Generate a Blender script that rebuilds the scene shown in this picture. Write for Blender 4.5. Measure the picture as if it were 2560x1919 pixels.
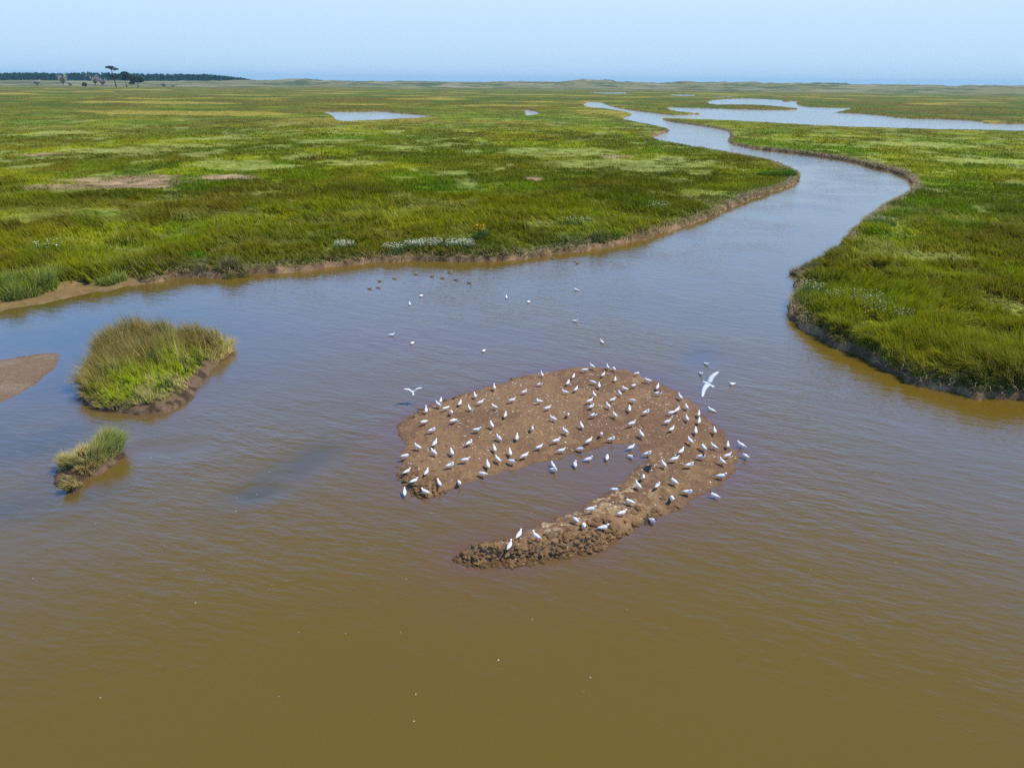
import bpy, math, random
import numpy as np
from mathutils import Vector, Matrix

for o in list(bpy.data.objects):
    bpy.data.objects.remove(o)
S = bpy.context.scene
COL = S.collection
random.seed(7)
RNG = np.random.default_rng(11)

# ------------------------------------------------------------------ camera
CAM_H = 12.0
IW, IH = 2560.0, 1919.0
F = 1828.0
PITCH = math.radians(22.47)
ROLL = math.radians(0.52)
_fwd = np.array([0, math.cos(PITCH), -math.sin(PITCH)])
_up0 = np.array([0, math.sin(PITCH), math.cos(PITCH)])
_x = np.array([1.0, 0, 0])
CR = _x * math.cos(ROLL) + _up0 * math.sin(ROLL)
CU = _up0 * math.cos(ROLL) - _x * math.sin(ROLL)
cam_d = bpy.data.cameras.new('camera')
cam = bpy.data.objects.new('camera', cam_d)
COL.objects.link(cam)
cam_d.sensor_fit = 'HORIZONTAL'
cam_d.angle = 2 * math.atan(IW / 2 / F)
cam_d.clip_start = 0.1
cam_d.clip_end = 200000
M = Matrix(((CR[0], CU[0], -_fwd[0], 0), (CR[1], CU[1], -_fwd[1], 0), (CR[2], CU[2], -_fwd[2], CAM_H), (0, 0, 0, 1)))
cam.matrix_world = M
S.camera = cam

# ------------------------------------------------------------------ light
SUN_EL = math.radians(60)
SUN_AZ = math.atan2(0.99, 0.10)          # clockwise from +Y
SUN = Vector((math.sin(SUN_AZ) * math.cos(SUN_EL), math.cos(SUN_AZ) * math.cos(SUN_EL), math.sin(SUN_EL)))
W = bpy.data.worlds.new('World')
S.world = W
W.use_nodes = True
wn, wl = W.node_tree.nodes, W.node_tree.links
wn.clear()
sky = wn.new('ShaderNodeTexSky')
sky.sky_type = 'NISHITA'
sky.sun_disc = False
sky.sun_elevation = SUN_EL
sky.sun_rotation = SUN_AZ
sky.altitude = 0
sky.air_density = 1.0
sky.dust_density = 0.4
sky.ozone_density = 5.0
bgn = wn.new('ShaderNodeBackground')
bgn.inputs[1].default_value = 0.105
wo = wn.new('ShaderNodeOutputWorld')
# even bluish horizon; added bright blue band tints water reflections; darker overhead
tc = wn.new('ShaderNodeTexCoord'); sx_ = wn.new('ShaderNodeSeparateXYZ'); wl.new(tc.outputs['Generated'], sx_.inputs[0])
rampn = wn.new('ShaderNodeValToRGB'); wl.new(sx_.outputs[2], rampn.inputs[0])
SKYC = [(0.0, (.46, .70, 1.02)), (.02, (.53, .76, 1.04)), (.09, (.64, .86, 1.10)), (.20, (.46, .92, 1.65)), (.32, (.26, .80, 2.00)), (.47, (.14, .54, 1.50)), (.60, (.06, .17, .42)), (1.0, (.05, .11, .28))]
el_ = rampn.color_ramp.elements
el_[0].position, el_[0].color = SKYC[0][0], (*SKYC[0][1], 1)
el_[1].position, el_[1].color = SKYC[-1][0], (*SKYC[-1][1], 1)
for p_, c_ in SKYC[1:-1]:
    e_ = el_.new(p_); e_.color = (*c_, 1)
scl = wn.new('ShaderNodeVectorMath'); scl.operation = 'SCALE'; scl.inputs['Scale'].default_value = 1 / 0.105
wl.new(rampn.outputs[0], scl.inputs[0])
smx = wn.new('ShaderNodeMix'); smx.data_type = 'RGBA'; smx.inputs[0].default_value = 0.88
wl.new(sky.outputs[0], smx.inputs[6]); wl.new(scl.outputs[0], smx.inputs[7])
wl.new(smx.outputs[2], bgn.inputs[0])
wl.new(bgn.outputs[0], wo.inputs[0])
sun_d = bpy.data.lights.new('sun', 'SUN')
sun_d.energy = 4.6
sun_d.angle = math.radians(0.53)
sun_d.color = (1.0, 0.94, 0.82)
sun_o = bpy.data.objects.new('sun', sun_d)
COL.objects.link(sun_o)
sun_o.location = (20, 10, 60)
sun_o.rotation_euler = SUN.to_track_quat('Z', 'Y').to_euler()
S.view_settings.view_transform = 'Standard'
S.view_settings.look = 'None'
S.view_settings.exposure = 0.0
S.view_settings.gamma = 1.0
S.cycles.use_denoising = False
S.cycles.max_bounces = 6
S.cycles.diffuse_bounces = 3
S.cycles.transparent_max_bounces = 6

# ------------------------------------------------------------------ helpers
def ray(px, py):
    px = np.asarray(px, float); py = np.asarray(py, float)
    cx = (px - IW / 2) / F
    cy = -(py - IH / 2) / F
    return _fwd + cx[..., None] * CR + cy[..., None] * CU

def at(px, py, z=0.0):
    """where the line of sight through a spot of the photograph meets the level z"""
    d = ray(px, py)
    t = (z - CAM_H) / d[..., 2]
    return np.stack([d[..., 0] * t, d[..., 1] * t], -1)

def at_dist(px, py, dist):
    d = ray(px, py)
    d = d / np.hypot(d[..., 0], d[..., 1])[..., None]
    return np.array([d[..., 0] * dist, d[..., 1] * dist, CAM_H + d[..., 2] * dist])

def hash2(ix, iy, seed):
    h = (ix.astype(np.int64) * 374761393 + iy.astype(np.int64) * 668265263 + seed * 2147483647) & 0xffffffff
    h = ((h ^ (h >> 13)) * 1274126177) & 0xffffffff
    h = ((h ^ (h >> 16)) * 2246822519) & 0xffffffff
    return ((h ^ (h >> 15)) & 0xffffff) / float(0xffffff)

def vnoise(x, y, seed=0):
    x = np.asarray(x, float); y = np.asarray(y, float)
    ix = np.floor(x); iy = np.floor(y)
    fx = x - ix; fy = y - iy
    fx = fx * fx * fx * (fx * (fx * 6 - 15) + 10); fy = fy * fy * fy * (fy * (fy * 6 - 15) + 10)
    a = hash2(ix, iy, seed); b = hash2(ix + 1, iy, seed)
    c = hash2(ix, iy + 1, seed); d = hash2(ix + 1, iy + 1, seed)
    return (a * (1 - fx) + b * fx) * (1 - fy) + (c * (1 - fx) + d * fx) * fy

def fbm(x, y, seed=0, octv=4, gain=0.5):
    s = 0; a = 1; t = 0
    ca, sa = math.cos(0.6), math.sin(0.6)
    for k in range(octv):
        s = s + a * vnoise(x, y, seed + k * 17); t += a
        a *= gain
        x, y = (x * ca - y * sa) * 2.03 + 13.7, (x * sa + y * ca) * 2.03 + 5.1
    return s / t

def sstep(a, b, x):
    t = np.clip((x - a) / (b - a), 0, 1)
    return t * t * (3 - 2 * t)

def chaikin(P, n=1):
    P = np.asarray(P, float)
    for _ in range(n):
        Q = np.roll(P, -1, 0)
        P = np.stack([P * 0.75 + Q * 0.25, P * 0.25 + Q * 0.75], 1).reshape(-1, 2)
    return P

def sdist(x, y, polys):
    """signed distance, positive inside any of the polygons"""
    shp = x.shape
    x = x.ravel().astype(np.float32); y = y.ravel().astype(np.float32)
    out = np.empty(len(x), np.float32)
    A = np.concatenate(polys).astype(np.float32)
    B = np.concatenate([np.roll(p, -1, 0) for p in polys]).astype(np.float32)
    ids = np.concatenate([np.full(len(p), k) for k, p in enumerate(polys)])
    CH = 60000
    for c in range(0, len(x), CH):
        X = x[c:c + CH]; Y = y[c:c + CH]
        best = np.full(len(X), 1e18, np.float32)
        par = np.zeros((len(polys), len(X)), bool)
        for k in range(len(A)):
            ax, ay = A[k]; bx, by = B[k]
            ex, ey = bx - ax, by - ay
            L = ex * ex + ey * ey + 1e-12
            dx = X - ax; dy = Y - ay
            t = np.clip((dx * ex + dy * ey) / L, 0, 1)
            dd = (dx - t * ex) ** 2 + (dy - t * ey) ** 2
            np.minimum(best, dd, out=best)
            if ay != by:
                cr = (ay > Y) != (by > Y)
                cr &= X < (ex * (Y - ay) / (by - ay) + ax)
                par[ids[k]] ^= cr
        ins = par.any(0)
        out[c:c + CH] = np.where(ins, 1, -1) * np.sqrt(best)
    return out.reshape(shp)

def lin(r, g, b):
    return np.array([r, g, b], float)

def mesh_arrays(name, V, faces_n, mats, cols=None, parent=None, smooth=False, midx=None, extra=None, link=True):
    """one mesh from arrays; faces_n is (n,3) or (n,4)"""
    V = np.ascontiguousarray(V, np.float32); Fc = np.ascontiguousarray(faces_n, np.int32)
    me = bpy.data.meshes.new(name)
    me.vertices.add(len(V)); me.vertices.foreach_set('co', V.ravel())
    n, k = Fc.shape
    me.loops.add(n * k); me.loops.foreach_set('vertex_index', Fc.ravel())
    me.polygons.add(n)
    me.polygons.foreach_set('loop_start', np.arange(n, dtype=np.int32) * k)
    if smooth:
        me.polygons.foreach_set('use_smooth', np.ones(n, bool))
    if midx is not None:
        me.polygons.foreach_set('material_index', np.asarray(midx, np.int32))
    for m in (mats if isinstance(mats, (list, tuple)) else [mats]):
        me.materials.append(m)
    if cols is not None:
        ca = me.color_attributes.new('Col', 'FLOAT_COLOR', 'POINT')
        c4 = np.ones((len(V), 4), np.float32); c4[:, :3] = cols
        ca.data.foreach_set('color', c4.ravel())
    for an, av in (extra or {}).items():
        a = me.attributes.new(an, 'FLOAT', 'POINT')
        a.data.foreach_set('value', np.ascontiguousarray(av, np.float32).ravel())
    me.update(calc_edges=True)
    me.validate()
    if not link:
        return me
    o = bpy.data.objects.new(name, me)
    COL.objects.link(o)
    if parent:
        o.parent = parent
    return o

def empty(name, loc, rz=0.0):
    o = bpy.data.objects.new(name, None)
    o.empty_display_size = 0.2
    COL.objects.link(o)
    o.location = loc
    o.rotation_euler = (0, 0, rz)
    return o

def tag(o, label=None, cat=None, group=None, kind=None):
    if label: o['label'] = label
    if cat: o['category'] = cat
    if group: o['group'] = group
    if kind: o['kind'] = kind
    return o

def merge(parts):
    V, Fc, C, o = [], [], [], 0
    for v, f, c in parts:
        V.append(v); Fc.append(f + o); C.append(c); o += len(v)
    return np.concatenate(V), np.concatenate(Fc), np.concatenate(C)

def grid_faces(nu, nv):
    i = np.arange(nu - 1)[:, None] * nv + np.arange(nv - 1)[None, :]
    return np.stack([i, i + nv, i + nv + 1, i + 1], -1).reshape(-1, 4)

# ------------------------------------------------------------------ materials
def newmat(name):
    m = bpy.data.materials.new(name)
    m.use_nodes = True
    n, l = m.node_tree.nodes, m.node_tree.links
    n.clear()
    out = n.new('ShaderNodeOutputMaterial')
    return m, n, l, out

def noise(n, l, vec, scale, detail=4, rough=0.55):
    t = n.new('ShaderNodeTexNoise')
    t.inputs['Scale'].default_value = scale
    t.inputs['Detail'].default_value = detail
    t.inputs['Roughness'].default_value = rough
    if vec is not None:
        l.new(vec, t.inputs['Vector'])
    return t

def math_n(n, l, op, a, b=None):
    t = n.new('ShaderNodeMath'); t.operation = op
    for k, v in enumerate((a, b)):
        if v is None: continue
        if isinstance(v, (int, float)): t.inputs[k].default_value = v
        else: l.new(v, t.inputs[k])
    return t.outputs[0]

def blade_mat(name, transl=0.35, rough=0.7, spec=0.02, up=0.75):
    m, n, l, out = newmat(name)
    at_ = n.new('ShaderNodeVertexColor'); at_.layer_name = 'Col'
    p = n.new('ShaderNodeBsdfPrincipled')
    p.inputs['Roughness'].default_value = rough
    p.inputs['Specular IOR Level'].default_value = spec
    l.new(at_.outputs[0], p.inputs['Base Color'])
    g = n.new('ShaderNodeNewGeometry')
    va = n.new('ShaderNodeVectorMath'); va.operation = 'MULTIPLY_ADD'
    l.new(g.outputs['Normal'], va.inputs[0]); va.inputs[1].default_value = (.55,) * 3; va.inputs[2].default_value = (0, 0, up)
    vn = n.new('ShaderNodeVectorMath'); vn.operation = 'NORMALIZE'; l.new(va.outputs[0], vn.inputs[0])
    l.new(vn.outputs[0], p.inputs['Normal'])
    tr = n.new('ShaderNodeBsdfTranslucent')
    l.new(at_.outputs[0], tr.inputs[0])
    mx = n.new('ShaderNodeMixShader'); mx.inputs[0].default_value = transl
    l.new(p.outputs[0], mx.inputs[1]); l.new(tr.outputs[0], mx.inputs[2])
    l.new(mx.outputs[0], out.inputs[0])
    return m

def vcol_mat(name, rough=0.8, spec=0.2, nscale=0, namp=0.3, bump=0.0, bscale=20):
    m, n, l, out = newmat(name)
    at_ = n.new('ShaderNodeVertexColor'); at_.layer_name = 'Col'
    p = n.new('ShaderNodeBsdfPrincipled')
    p.inputs['Roughness'].default_value = rough
    p.inputs['Specular IOR Level'].default_value = spec
    c = at_.outputs[0]
    g = n.new('ShaderNodeNewGeometry')
    if nscale:
        t = noise(n, l, g.outputs['Position'], nscale, 5, 0.65)
        mr = n.new('ShaderNodeMapRange')
        mr.inputs[1].default_value = 0.3; mr.inputs[2].default_value = 0.7
        mr.inputs[3].default_value = 1 - namp; mr.inputs[4].default_value = 1 + namp
        l.new(t.outputs[0], mr.inputs[0])
        mm = n.new('ShaderNodeVectorMath'); mm.operation = 'SCALE'
        l.new(c, mm.inputs[0]); l.new(mr.outputs[0], mm.inputs['Scale'])
        c = mm.outputs[0]
    l.new(c, p.inputs['Base Color'])
    if bump:
        t2 = noise(n, l, g.outputs['Position'], bscale, 6, 0.7)
        b = n.new('ShaderNodeBump'); b.inputs['Strength'].default_value = 0.9
        b.inputs['Distance'].default_value = bump
        l.new(t2.outputs[0], b.inputs['Height'])
        l.new(b.outputs[0], p.inputs['Normal'])
    l.new(p.outputs[0], out.inputs[0])
    return m

def plain(name, col, rough=0.5, spec=0.3):
    m, n, l, out = newmat(name)
    p = n.new('ShaderNodeBsdfPrincipled')
    p.inputs['Base Color'].default_value = (*col, 1)
    p.inputs['Roughness'].default_value = rough
    p.inputs['Specular IOR Level'].default_value = spec
    l.new(p.outputs[0], out.inputs[0])
    return m

def water_mat():
    m, n, l, out = newmat('turbid_river_water')
    g = n.new('ShaderNodeNewGeometry')
    sh = n.new('ShaderNodeAttribute'); sh.attribute_name = 'shallow'
    rp = n.new('ShaderNodeAttribute'); rp.attribute_name = 'ripple'
    # silt carried by the water, with slow clouds in it
    cl = noise(n, l, g.outputs['Position'], 0.09, 5, 0.6)
    mixc = n.new('ShaderNodeMix'); mixc.data_type = 'RGBA'
    mixc.inputs[6].default_value = (0.132, 0.083, 0.008, 1)
    mixc.inputs[7].default_value = (0.144, 0.091, 0.012, 1)
    l.new(cl.outputs[0], mixc.inputs[0])
    mixs = n.new('ShaderNodeMix'); mixs.data_type = 'RGBA'
    l.new(sh.outputs['Fac'], mixs.inputs[0])
    l.new(mixc.outputs[2], mixs.inputs[6])
    mixs.inputs[7].default_value = (0.140, 0.078, 0.036, 1)
    cr = n.new('ShaderNodeAttribute'); cr.attribute_name = 'clear'     # less silt in the lee; dark slick reflections are painted in too
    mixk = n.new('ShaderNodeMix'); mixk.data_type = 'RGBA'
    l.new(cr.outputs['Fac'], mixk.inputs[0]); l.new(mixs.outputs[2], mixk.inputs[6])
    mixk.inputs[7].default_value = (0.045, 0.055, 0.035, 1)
    dif = n.new('ShaderNodeBsdfDiffuse')
    l.new(mixk.outputs[2], dif.inputs[0])
    # ripples
    def ripple(rot, sx, sy, scale, detail):
        mp = n.new('ShaderNodeMapping')
        mp.inputs['Rotation'].default_value = (0, 0, math.radians(rot))
        mp.vector_type = 'TEXTURE'
        mp.inputs['Scale'].default_value = (1 / sx, sy, 1)
        l.new(g.outputs['Position'], mp.inputs['Vector'])
        return noise(n, l, mp.outputs[0], scale, detail, 0.55).outputs[0]
    a = ripple(-14, 0.34, 1.0, 5.0, 3)
    b = ripple(-30, 0.36, 1.0, 1.7, 4)
    c = ripple(-4, 0.45, 1.0, 9.0, 2)
    # gust patches change how rough the surface is
    gu = noise(n, l, g.outputs['Position'], 0.16, 3, 0.5)
    gm = n.new('ShaderNodeMapRange')
    gm.inputs[1].default_value = 0.35; gm.inputs[2].default_value = 0.65
    gm.inputs[3].default_value = 0.55; gm.inputs[4].default_value = 1.2
    l.new(gu.outputs[0], gm.inputs[0])
    h = math_n(n, l, 'ADD', math_n(n, l, 'MULTIPLY', a, 0.030), math_n(n, l, 'MULTIPLY', b, 0.050))
    h = math_n(n, l, 'ADD', h, math_n(n, l, 'MULTIPLY', c, 0.003))
    h = math_n(n, l, 'MULTIPLY', h, rp.outputs['Fac'])
    h = math_n(n, l, 'MULTIPLY', h, gm.outputs[0])
    bp = n.new('ShaderNodeBump')
    bp.inputs['Strength'].default_value = 1.0
    bp.inputs['Distance'].default_value = 1.0
    l.new(h, bp.inputs['Height'])
    gl = n.new('ShaderNodeBsdfGlossy')
    gl.inputs['Roughness'].default_value = 0.06
    gl.inputs[0].default_value = (1, 1, 1, 1)
    l.new(bp.outputs[0], gl.inputs['Normal'])
    fr = n.new('ShaderNodeFresnel'); fr.inputs[0].default_value = 1.58
    l.new(bp.outputs[0], fr.inputs['Normal'])
    mx = n.new('ShaderNodeMixShader')
    l.new(fr.outputs[0], mx.inputs[0])
    l.new(dif.outputs[0], mx.inputs[1]); l.new(gl.outputs[0], mx.inputs[2])
    l.new(mx.outputs[0], out.inputs[0])
    return m

M_GRASS = blade_mat('marsh_grass_blades')
M_GROUND = vcol_mat('marsh_soil', 0.95, 0.1, 1.2, 0.30, 0.05, 6)
M_MUD = vcol_mat('estuary_mud', 0.75, 0.12, 9.0, 0.30, 0.03, 24)
M_WATER = water_mat()

# ------------------------------------------------------------------ shorelines
G = 0.95      # height of the grass tops that hide a far shore
main_px = [  # x, y, level
 (-1500,1250,0),(-700,960,0),(-300,842,0),(0,776,0),(80,762,0),(145,749,0),(206,737,0),(307,719,0),(400,703,0),(470,693,0),(560,694,0),(633,686,0),(705,683,0),(811,670,0),
 (880,662,0),(946,655,0),(1044,652,0),(1130,655,0),(1210,653,0),(1315,646,0),(1413,632,0),(1487,621,0),(1591,604,0),(1650,585,0),(1708,567,0),(1776,544,0),
 (1820,521,0),(1868,501,0),(1920,484,0),(1960,471,0),(1990,455,0),(2000,441,0),(1992,418,G),(1951,398,G),(1872,382,G),(1767,364,G),(1694,351,G),(1641,343,G),
 (1631,338,.3),(1655,334,0),(1675,328,0),(1667,314,G),(1610,303,G),(1552,293,G),(1565,290,.2),(1581,287,0),(1578,278,G),(1521,269,G),(1458,263,G),
 (1462,257,0),(1479,254,0),(1500,255,0),(1531,267,0),(1573,275,0),(1652,284,0),(1680,287,0),(1715,287,0),(1750,284,0),(1748,280,G),(1715,277,G),(1673,272,G),
 (1670,267,0),(1720,269,0),(1767,270,0),(1846,273,0),(1924,275,0),(1990,274,0),(1997,271,0),(1990,268,G),(1956,264,G),(1900,260,G),(1846,259,G),(1777,259,G),
 (1768,254,0),(1788,249,0),(1861,245.5,0),(1924,248,0),(1956,250,0),(1958,255,0),(1996,252,0),(1990,258,0),(1998,266,0),(2082,269,0),(2139,270,0),(2092,277,G),(2088,281,0),
 (2187,286,0),(2260,296,0),(2344,297,0),(2449,302,0),(2459,308,0),(2560,309,0),(2800,312,0),(2800,331,G),(2560,322,G),(2344,318,G),(2160,313,G),(2029,308,G),(1872,299,G),(1741,293,G),
 (1668,291,G),(1655,295,0),(1662,302,0),(1715,309,0),(1767,316,0),(1825,327,0),(1826,341,0),(1820,350,0),(1822,358,0),(1872,370,0),(1924,376,0),(2003,385,0),(2082,396,0),(2134,404,0),
 (2187,420,0),(2239,430,0),(2282,452,0),(2286,463,G),(2243,482,G),(2197,505,G),(2180,517,G),(2145,543,G),(2124,577,G),(2075,617,G),(2033,633,G),(1998,655,G),(1980,684,.6),
 (1978,696,0),(1998,702,0),(1988,716,0),(1982,748,0),(1968,779,0),(1974,790,0),(2001,814,0),(2040,842,0),(2075,860,0),(2110,877,0),(2180,905,0),(2250,940,0),(2285,958,0),
 (2313,968,0),(2390,984,0),(2460,1000,0),(2560,1000,0),(2800,1010,0),(3400,1060,0)]
BEHIND = [[90, 20], [90, -80], [-90, -80], [-90, 20]]
def poly_world(pts):
    return np.array([at(p[0], p[1], p[2] if len(p) > 2 else 0.0) for p in pts])
mw = poly_world(main_px)
mw = chaikin(np.concatenate([mw, BEHIND]), 1)
ponds_px = [
 [(795,278),(834,286,.6),(842,299,.9),(912,296,.9),(970,294,.9),(1029,291,.9),(1103,288.5,.6),(1029,284.5),(982,281.5),(959,278.5),(873,279)],
 [(1303,272),(1340,278),(1352,286),(1311,288,.8),(1316,281)],
 [(1463,231.5),(1520,230),(1573,231),(1560,234.5,.5),(1500,234.5,.5)],
 [(1667,236),(1741,237),(1735,240,.5),(1690,239.5,.5)],
 [(1757,239),(1840,242),(1820,243.5,.5)],
 [(268,289),(286,288.3),(284,291,.4)],
]
WPOLY = [mw] + [chaikin(poly_world(p), 1) for p in ponds_px]

mud_px = [(993,1070),(1008,1053),(1030,1038),(1056,1022),(1076,1014),(1105,1005),(1134,991),(1167,985),(1191,978),(1216,970),(1237,967),(1266,956),(1298,941),(1322,936),(1358,930),(1394,926),(1440,920),
 (1496,918),(1521,921),(1557,926),(1588,932),(1610,942),(1632,950),(1658,962),(1675,972),(1692,978),(1706,993),(1735,1014),(1757,1036),(1774,1051),(1791,1067),(1808,1084),(1820,1101),(1825,1116),(1844,1133),
 (1849,1147),(1839,1157),(1838,1171),(1820,1186),(1810,1203),(1786,1217),(1762,1232),(1738,1244),(1721,1252),(1701,1268),(1671,1276),(1649,1292),(1612,1308),(1581,1326),(1554,1337),(1524,1344),(1506,1355),
 (1499,1371),(1479,1378),(1445,1382),(1416,1387),(1372,1396),(1329,1405),(1307,1412),(1264,1411),(1231,1413),(1186,1408),(1147,1406),(1142,1396),(1151,1381),(1168,1374),(1199,1363),(1242,1353),(1275,1342),
 (1311,1329),(1346,1314),(1372,1307),(1400,1295),(1427,1281),(1461,1267),(1490,1251),(1506,1238),(1527,1231),(1547,1215),(1563,1199),(1570,1188),(1588,1177),(1603,1165),(1617,1152),(1615,1138),(1605,1128),
 (1610,1118),(1593,1108),(1574,1104),(1545,1111),(1525,1113),(1494,1121),(1460,1128),(1443,1135),(1414,1137),(1394,1145),(1346,1157),(1298,1169),(1273,1176),(1225,1188),(1189,1200),(1153,1210),(1124,1224),
 (1080,1241),(1042,1243),(1027,1227),(1015,1207),(1003,1190),(1000,1169),(1001,1149),(1013,1111),(998,1089)]
MUD = poly_world([(a, b, 0.0) for a, b in mud_px])
bar_px = [(-420,930),(-200,915),(0,900),(60,890),(121,881),(145,884),(151,893),(139,917),(121,935),(75,968),(0,1007),(-200,1090),(-420,1150)]
BAR = chaikin(poly_world(bar_px), 2)
isl_px = [(208,992),(223,1016),(259,1028),(302,1030),(332,1036),(377,1036),(422,1028),(452,1013),(491,992),(497,965),(516,941),(546,908),(588,878),(586,868),(513,862),(392,852),(301,858),(256,887),(229,929),(211,965)]
ISL = chaikin(poly_world(isl_px), 1)
isl2_px = [(145,1212),(169,1230),(193,1227),(208,1209),(217,1197),(244,1185),(265,1173),(286,1155),(311,1137),(308,1124),(271,1119),(226,1128),(187,1149),(151,1176),(139,1194)]
ISL2 = chaikin(poly_world(isl2_px), 1)

# ------------------------------------------------------------------ marsh ground (polar sheet)
AZ0, AZ1, NAZ = math.radians(-47), math.radians(47), 620
R0, R1, NR = 22.0, 2300.0, 1080
az = np.linspace(AZ0, AZ1, NAZ)
rr = np.exp(np.linspace(math.log(R0), math.log(R1), NR))
RRg, AZg = np.meshgrid(rr, az, indexing='ij')
TX, TY = RRg * np.sin(AZg), RRg * np.cos(AZg)
jx = (fbm(TX * 0.7, TY * 0.7, 3, 4) - 0.5) * 0.9
SDW = -sdist(TX, TY, WPOLY)                 # + on land
SD = SDW + jx * np.clip(1.2 - RRg / 260, 0.15, 1) + (vnoise(TX * 2.6, TY * 2.6, 9) - 0.5) * 0.25

def lookup(A, x, y):
    r = np.hypot(x, y); a = np.arctan2(x, y)
    u = (np.log(np.clip(r, R0, R1)) - math.log(R0)) / (math.log(R1) - math.log(R0)) * (NR - 1)
    v = np.clip((a - AZ0) / (AZ1 - AZ0), 0, 1) * (NAZ - 1)
    iu = np.clip(u.astype(int), 0, NR - 2); iv = np.clip(v.astype(int), 0, NAZ - 2)
    fu = u - iu; fv = v - iv
    return (A[iu, iv] * (1 - fu) + A[iu + 1, iv] * fu) * (1 - fv) + (A[iu, iv + 1] * (1 - fu) + A[iu + 1, iv + 1] * fu) * fv

def dune_h(x, y):
    r = np.hypot(x, y); a = np.degrees(np.arctan2(x, y))
    prof = np.interp(a, [-47, -24, -18, -16, -12, -3, 3.5, 5, 6.5, 8, 14, 20, 26, 35, 47],
                     [5, 6, 9.5, 12.5, 10, 10.5, 12.5, 18, 18, 13, 15, 14, 13, 12, 12])
    rag = 0.62 + 0.38 * fbm(a * 0.9, r * 0.004, 31, 5, 0.6) * 1.35
    t = sstep(1150, 1750, r) * (1 - 0.35 * sstep(1800, 2250, r))
    return prof * rag * t * (0.8 + 0.4 * fbm(x / 60, y / 60, 77, 4))

def wetfront(x, y):      # the low wet mud shelf at the left end of the far bank
    a = np.degrees(np.arctan2(x, y))
    return sstep(-24, -31, a) * (np.hypot(x, y) < 75)

wf = wetfront(TX, TY)
bank_top = 0.36 + 0.22 * fbm(TX / 9, TY / 9, 5, 3)
zb = np.where(SD > 0, np.minimum(1, (np.clip(SD, 0, None) / 0.45)) ** 0.6 * bank_top, np.maximum(SD * 0.5, -0.6))
sdw = SD - 0.0
zwet = np.where(SD > 0, 0.02 + np.clip(SD, 0, 3.2) * 0.035 + sstep(1.5, 2.2, SD) * (bank_top - 0.05), np.maximum(SD * 0.1, -0.6))
TZ = zb * (1 - wf) + zwet * wf
TZ = TZ + (SD > 0.4) * (fbm(TX / 2.6, TY / 2.6, 8, 4) - 0.5) * 0.42 * sstep(0.4, 2.0, SD) * (1 - wf * (SD < 2.2))
TZ = TZ + (SD > 0) * (fbm(TX * 3, TY * 3, 21, 3) - 0.5) * 0.16 * np.exp(-np.clip(SD, 0, 9) * 1.6) * np.clip(2 - RRg / 60, 0, 1) * sstep(0, 0.15, SD) * (1 - wf)
TZ = TZ + dune_h(TX, TY)

# colour of what grows at a spot; used for the ground sheet and for every blade
C_GREEN = lin(.150, .245, .0015); C_OLIVE = lin(.230, .235, .0015); C_YEL = lin(.34, .37, .008)
C_BROWN = lin(.175, .125, .010); C_PALE = lin(.400, .440, .120); C_STRAW = lin(.46, .35, .15)
C_DEEP = lin(.055, .125, .003); C_SEDGE = lin(.100, .165, .060); C_GOLD = lin(.42, .33, .045)
PALE_SPOTS = [  # px x, y, rx, ry (along the ground, metres) of pale lodged grass
 (1560,410,14,6),(1700,405,8,4),(1400,378,14,6),(1120,432,5,2),(1010,445,3,1.4),(300,375,12,4),(120,540,3.2,1.2),(40,545,3,1.5),(620,415,9,3),(880,405,7,3),
 (2540,770,2.2,1.5),(2350,640,4,1.2),(1340,560,3.2,1.2),(560,345,10,3),(820,350,8,4),(150,330,9,5),(2450,400,12,4),(2300,360,16,6),(1050,520,2.5,1)]
STRAW_SPOTS = [(300,452,11,4.0),(160,462,5,2.5),(560,443,6,2.0),(100,385,5,1.6),(1340,445,2,1),(1530,390,5,1.5)]
_ps = [(at(a, b, 0.6), c, d) for a, b, c, d in PALE_SPOTS]
_ss = [(at(a, b, 0.6), c, d) for a, b, c, d in STRAW_SPOTS]

def spots(x, y, L, wob):
    m = np.zeros_like(x)
    for p, rx, ry in L:
        q = ((x - p[0]) / rx) ** 2 + ((y - p[1]) / (ry * 2.2)) ** 2
        m = np.maximum(m, np.exp(-q * 1.3))
    return sstep(0.30, 0.75, m * (0.1 + 1.75 * wob))

def mixc(a, b, t):
    return a * (1 - t[..., None]) + b * t[..., None]

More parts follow.
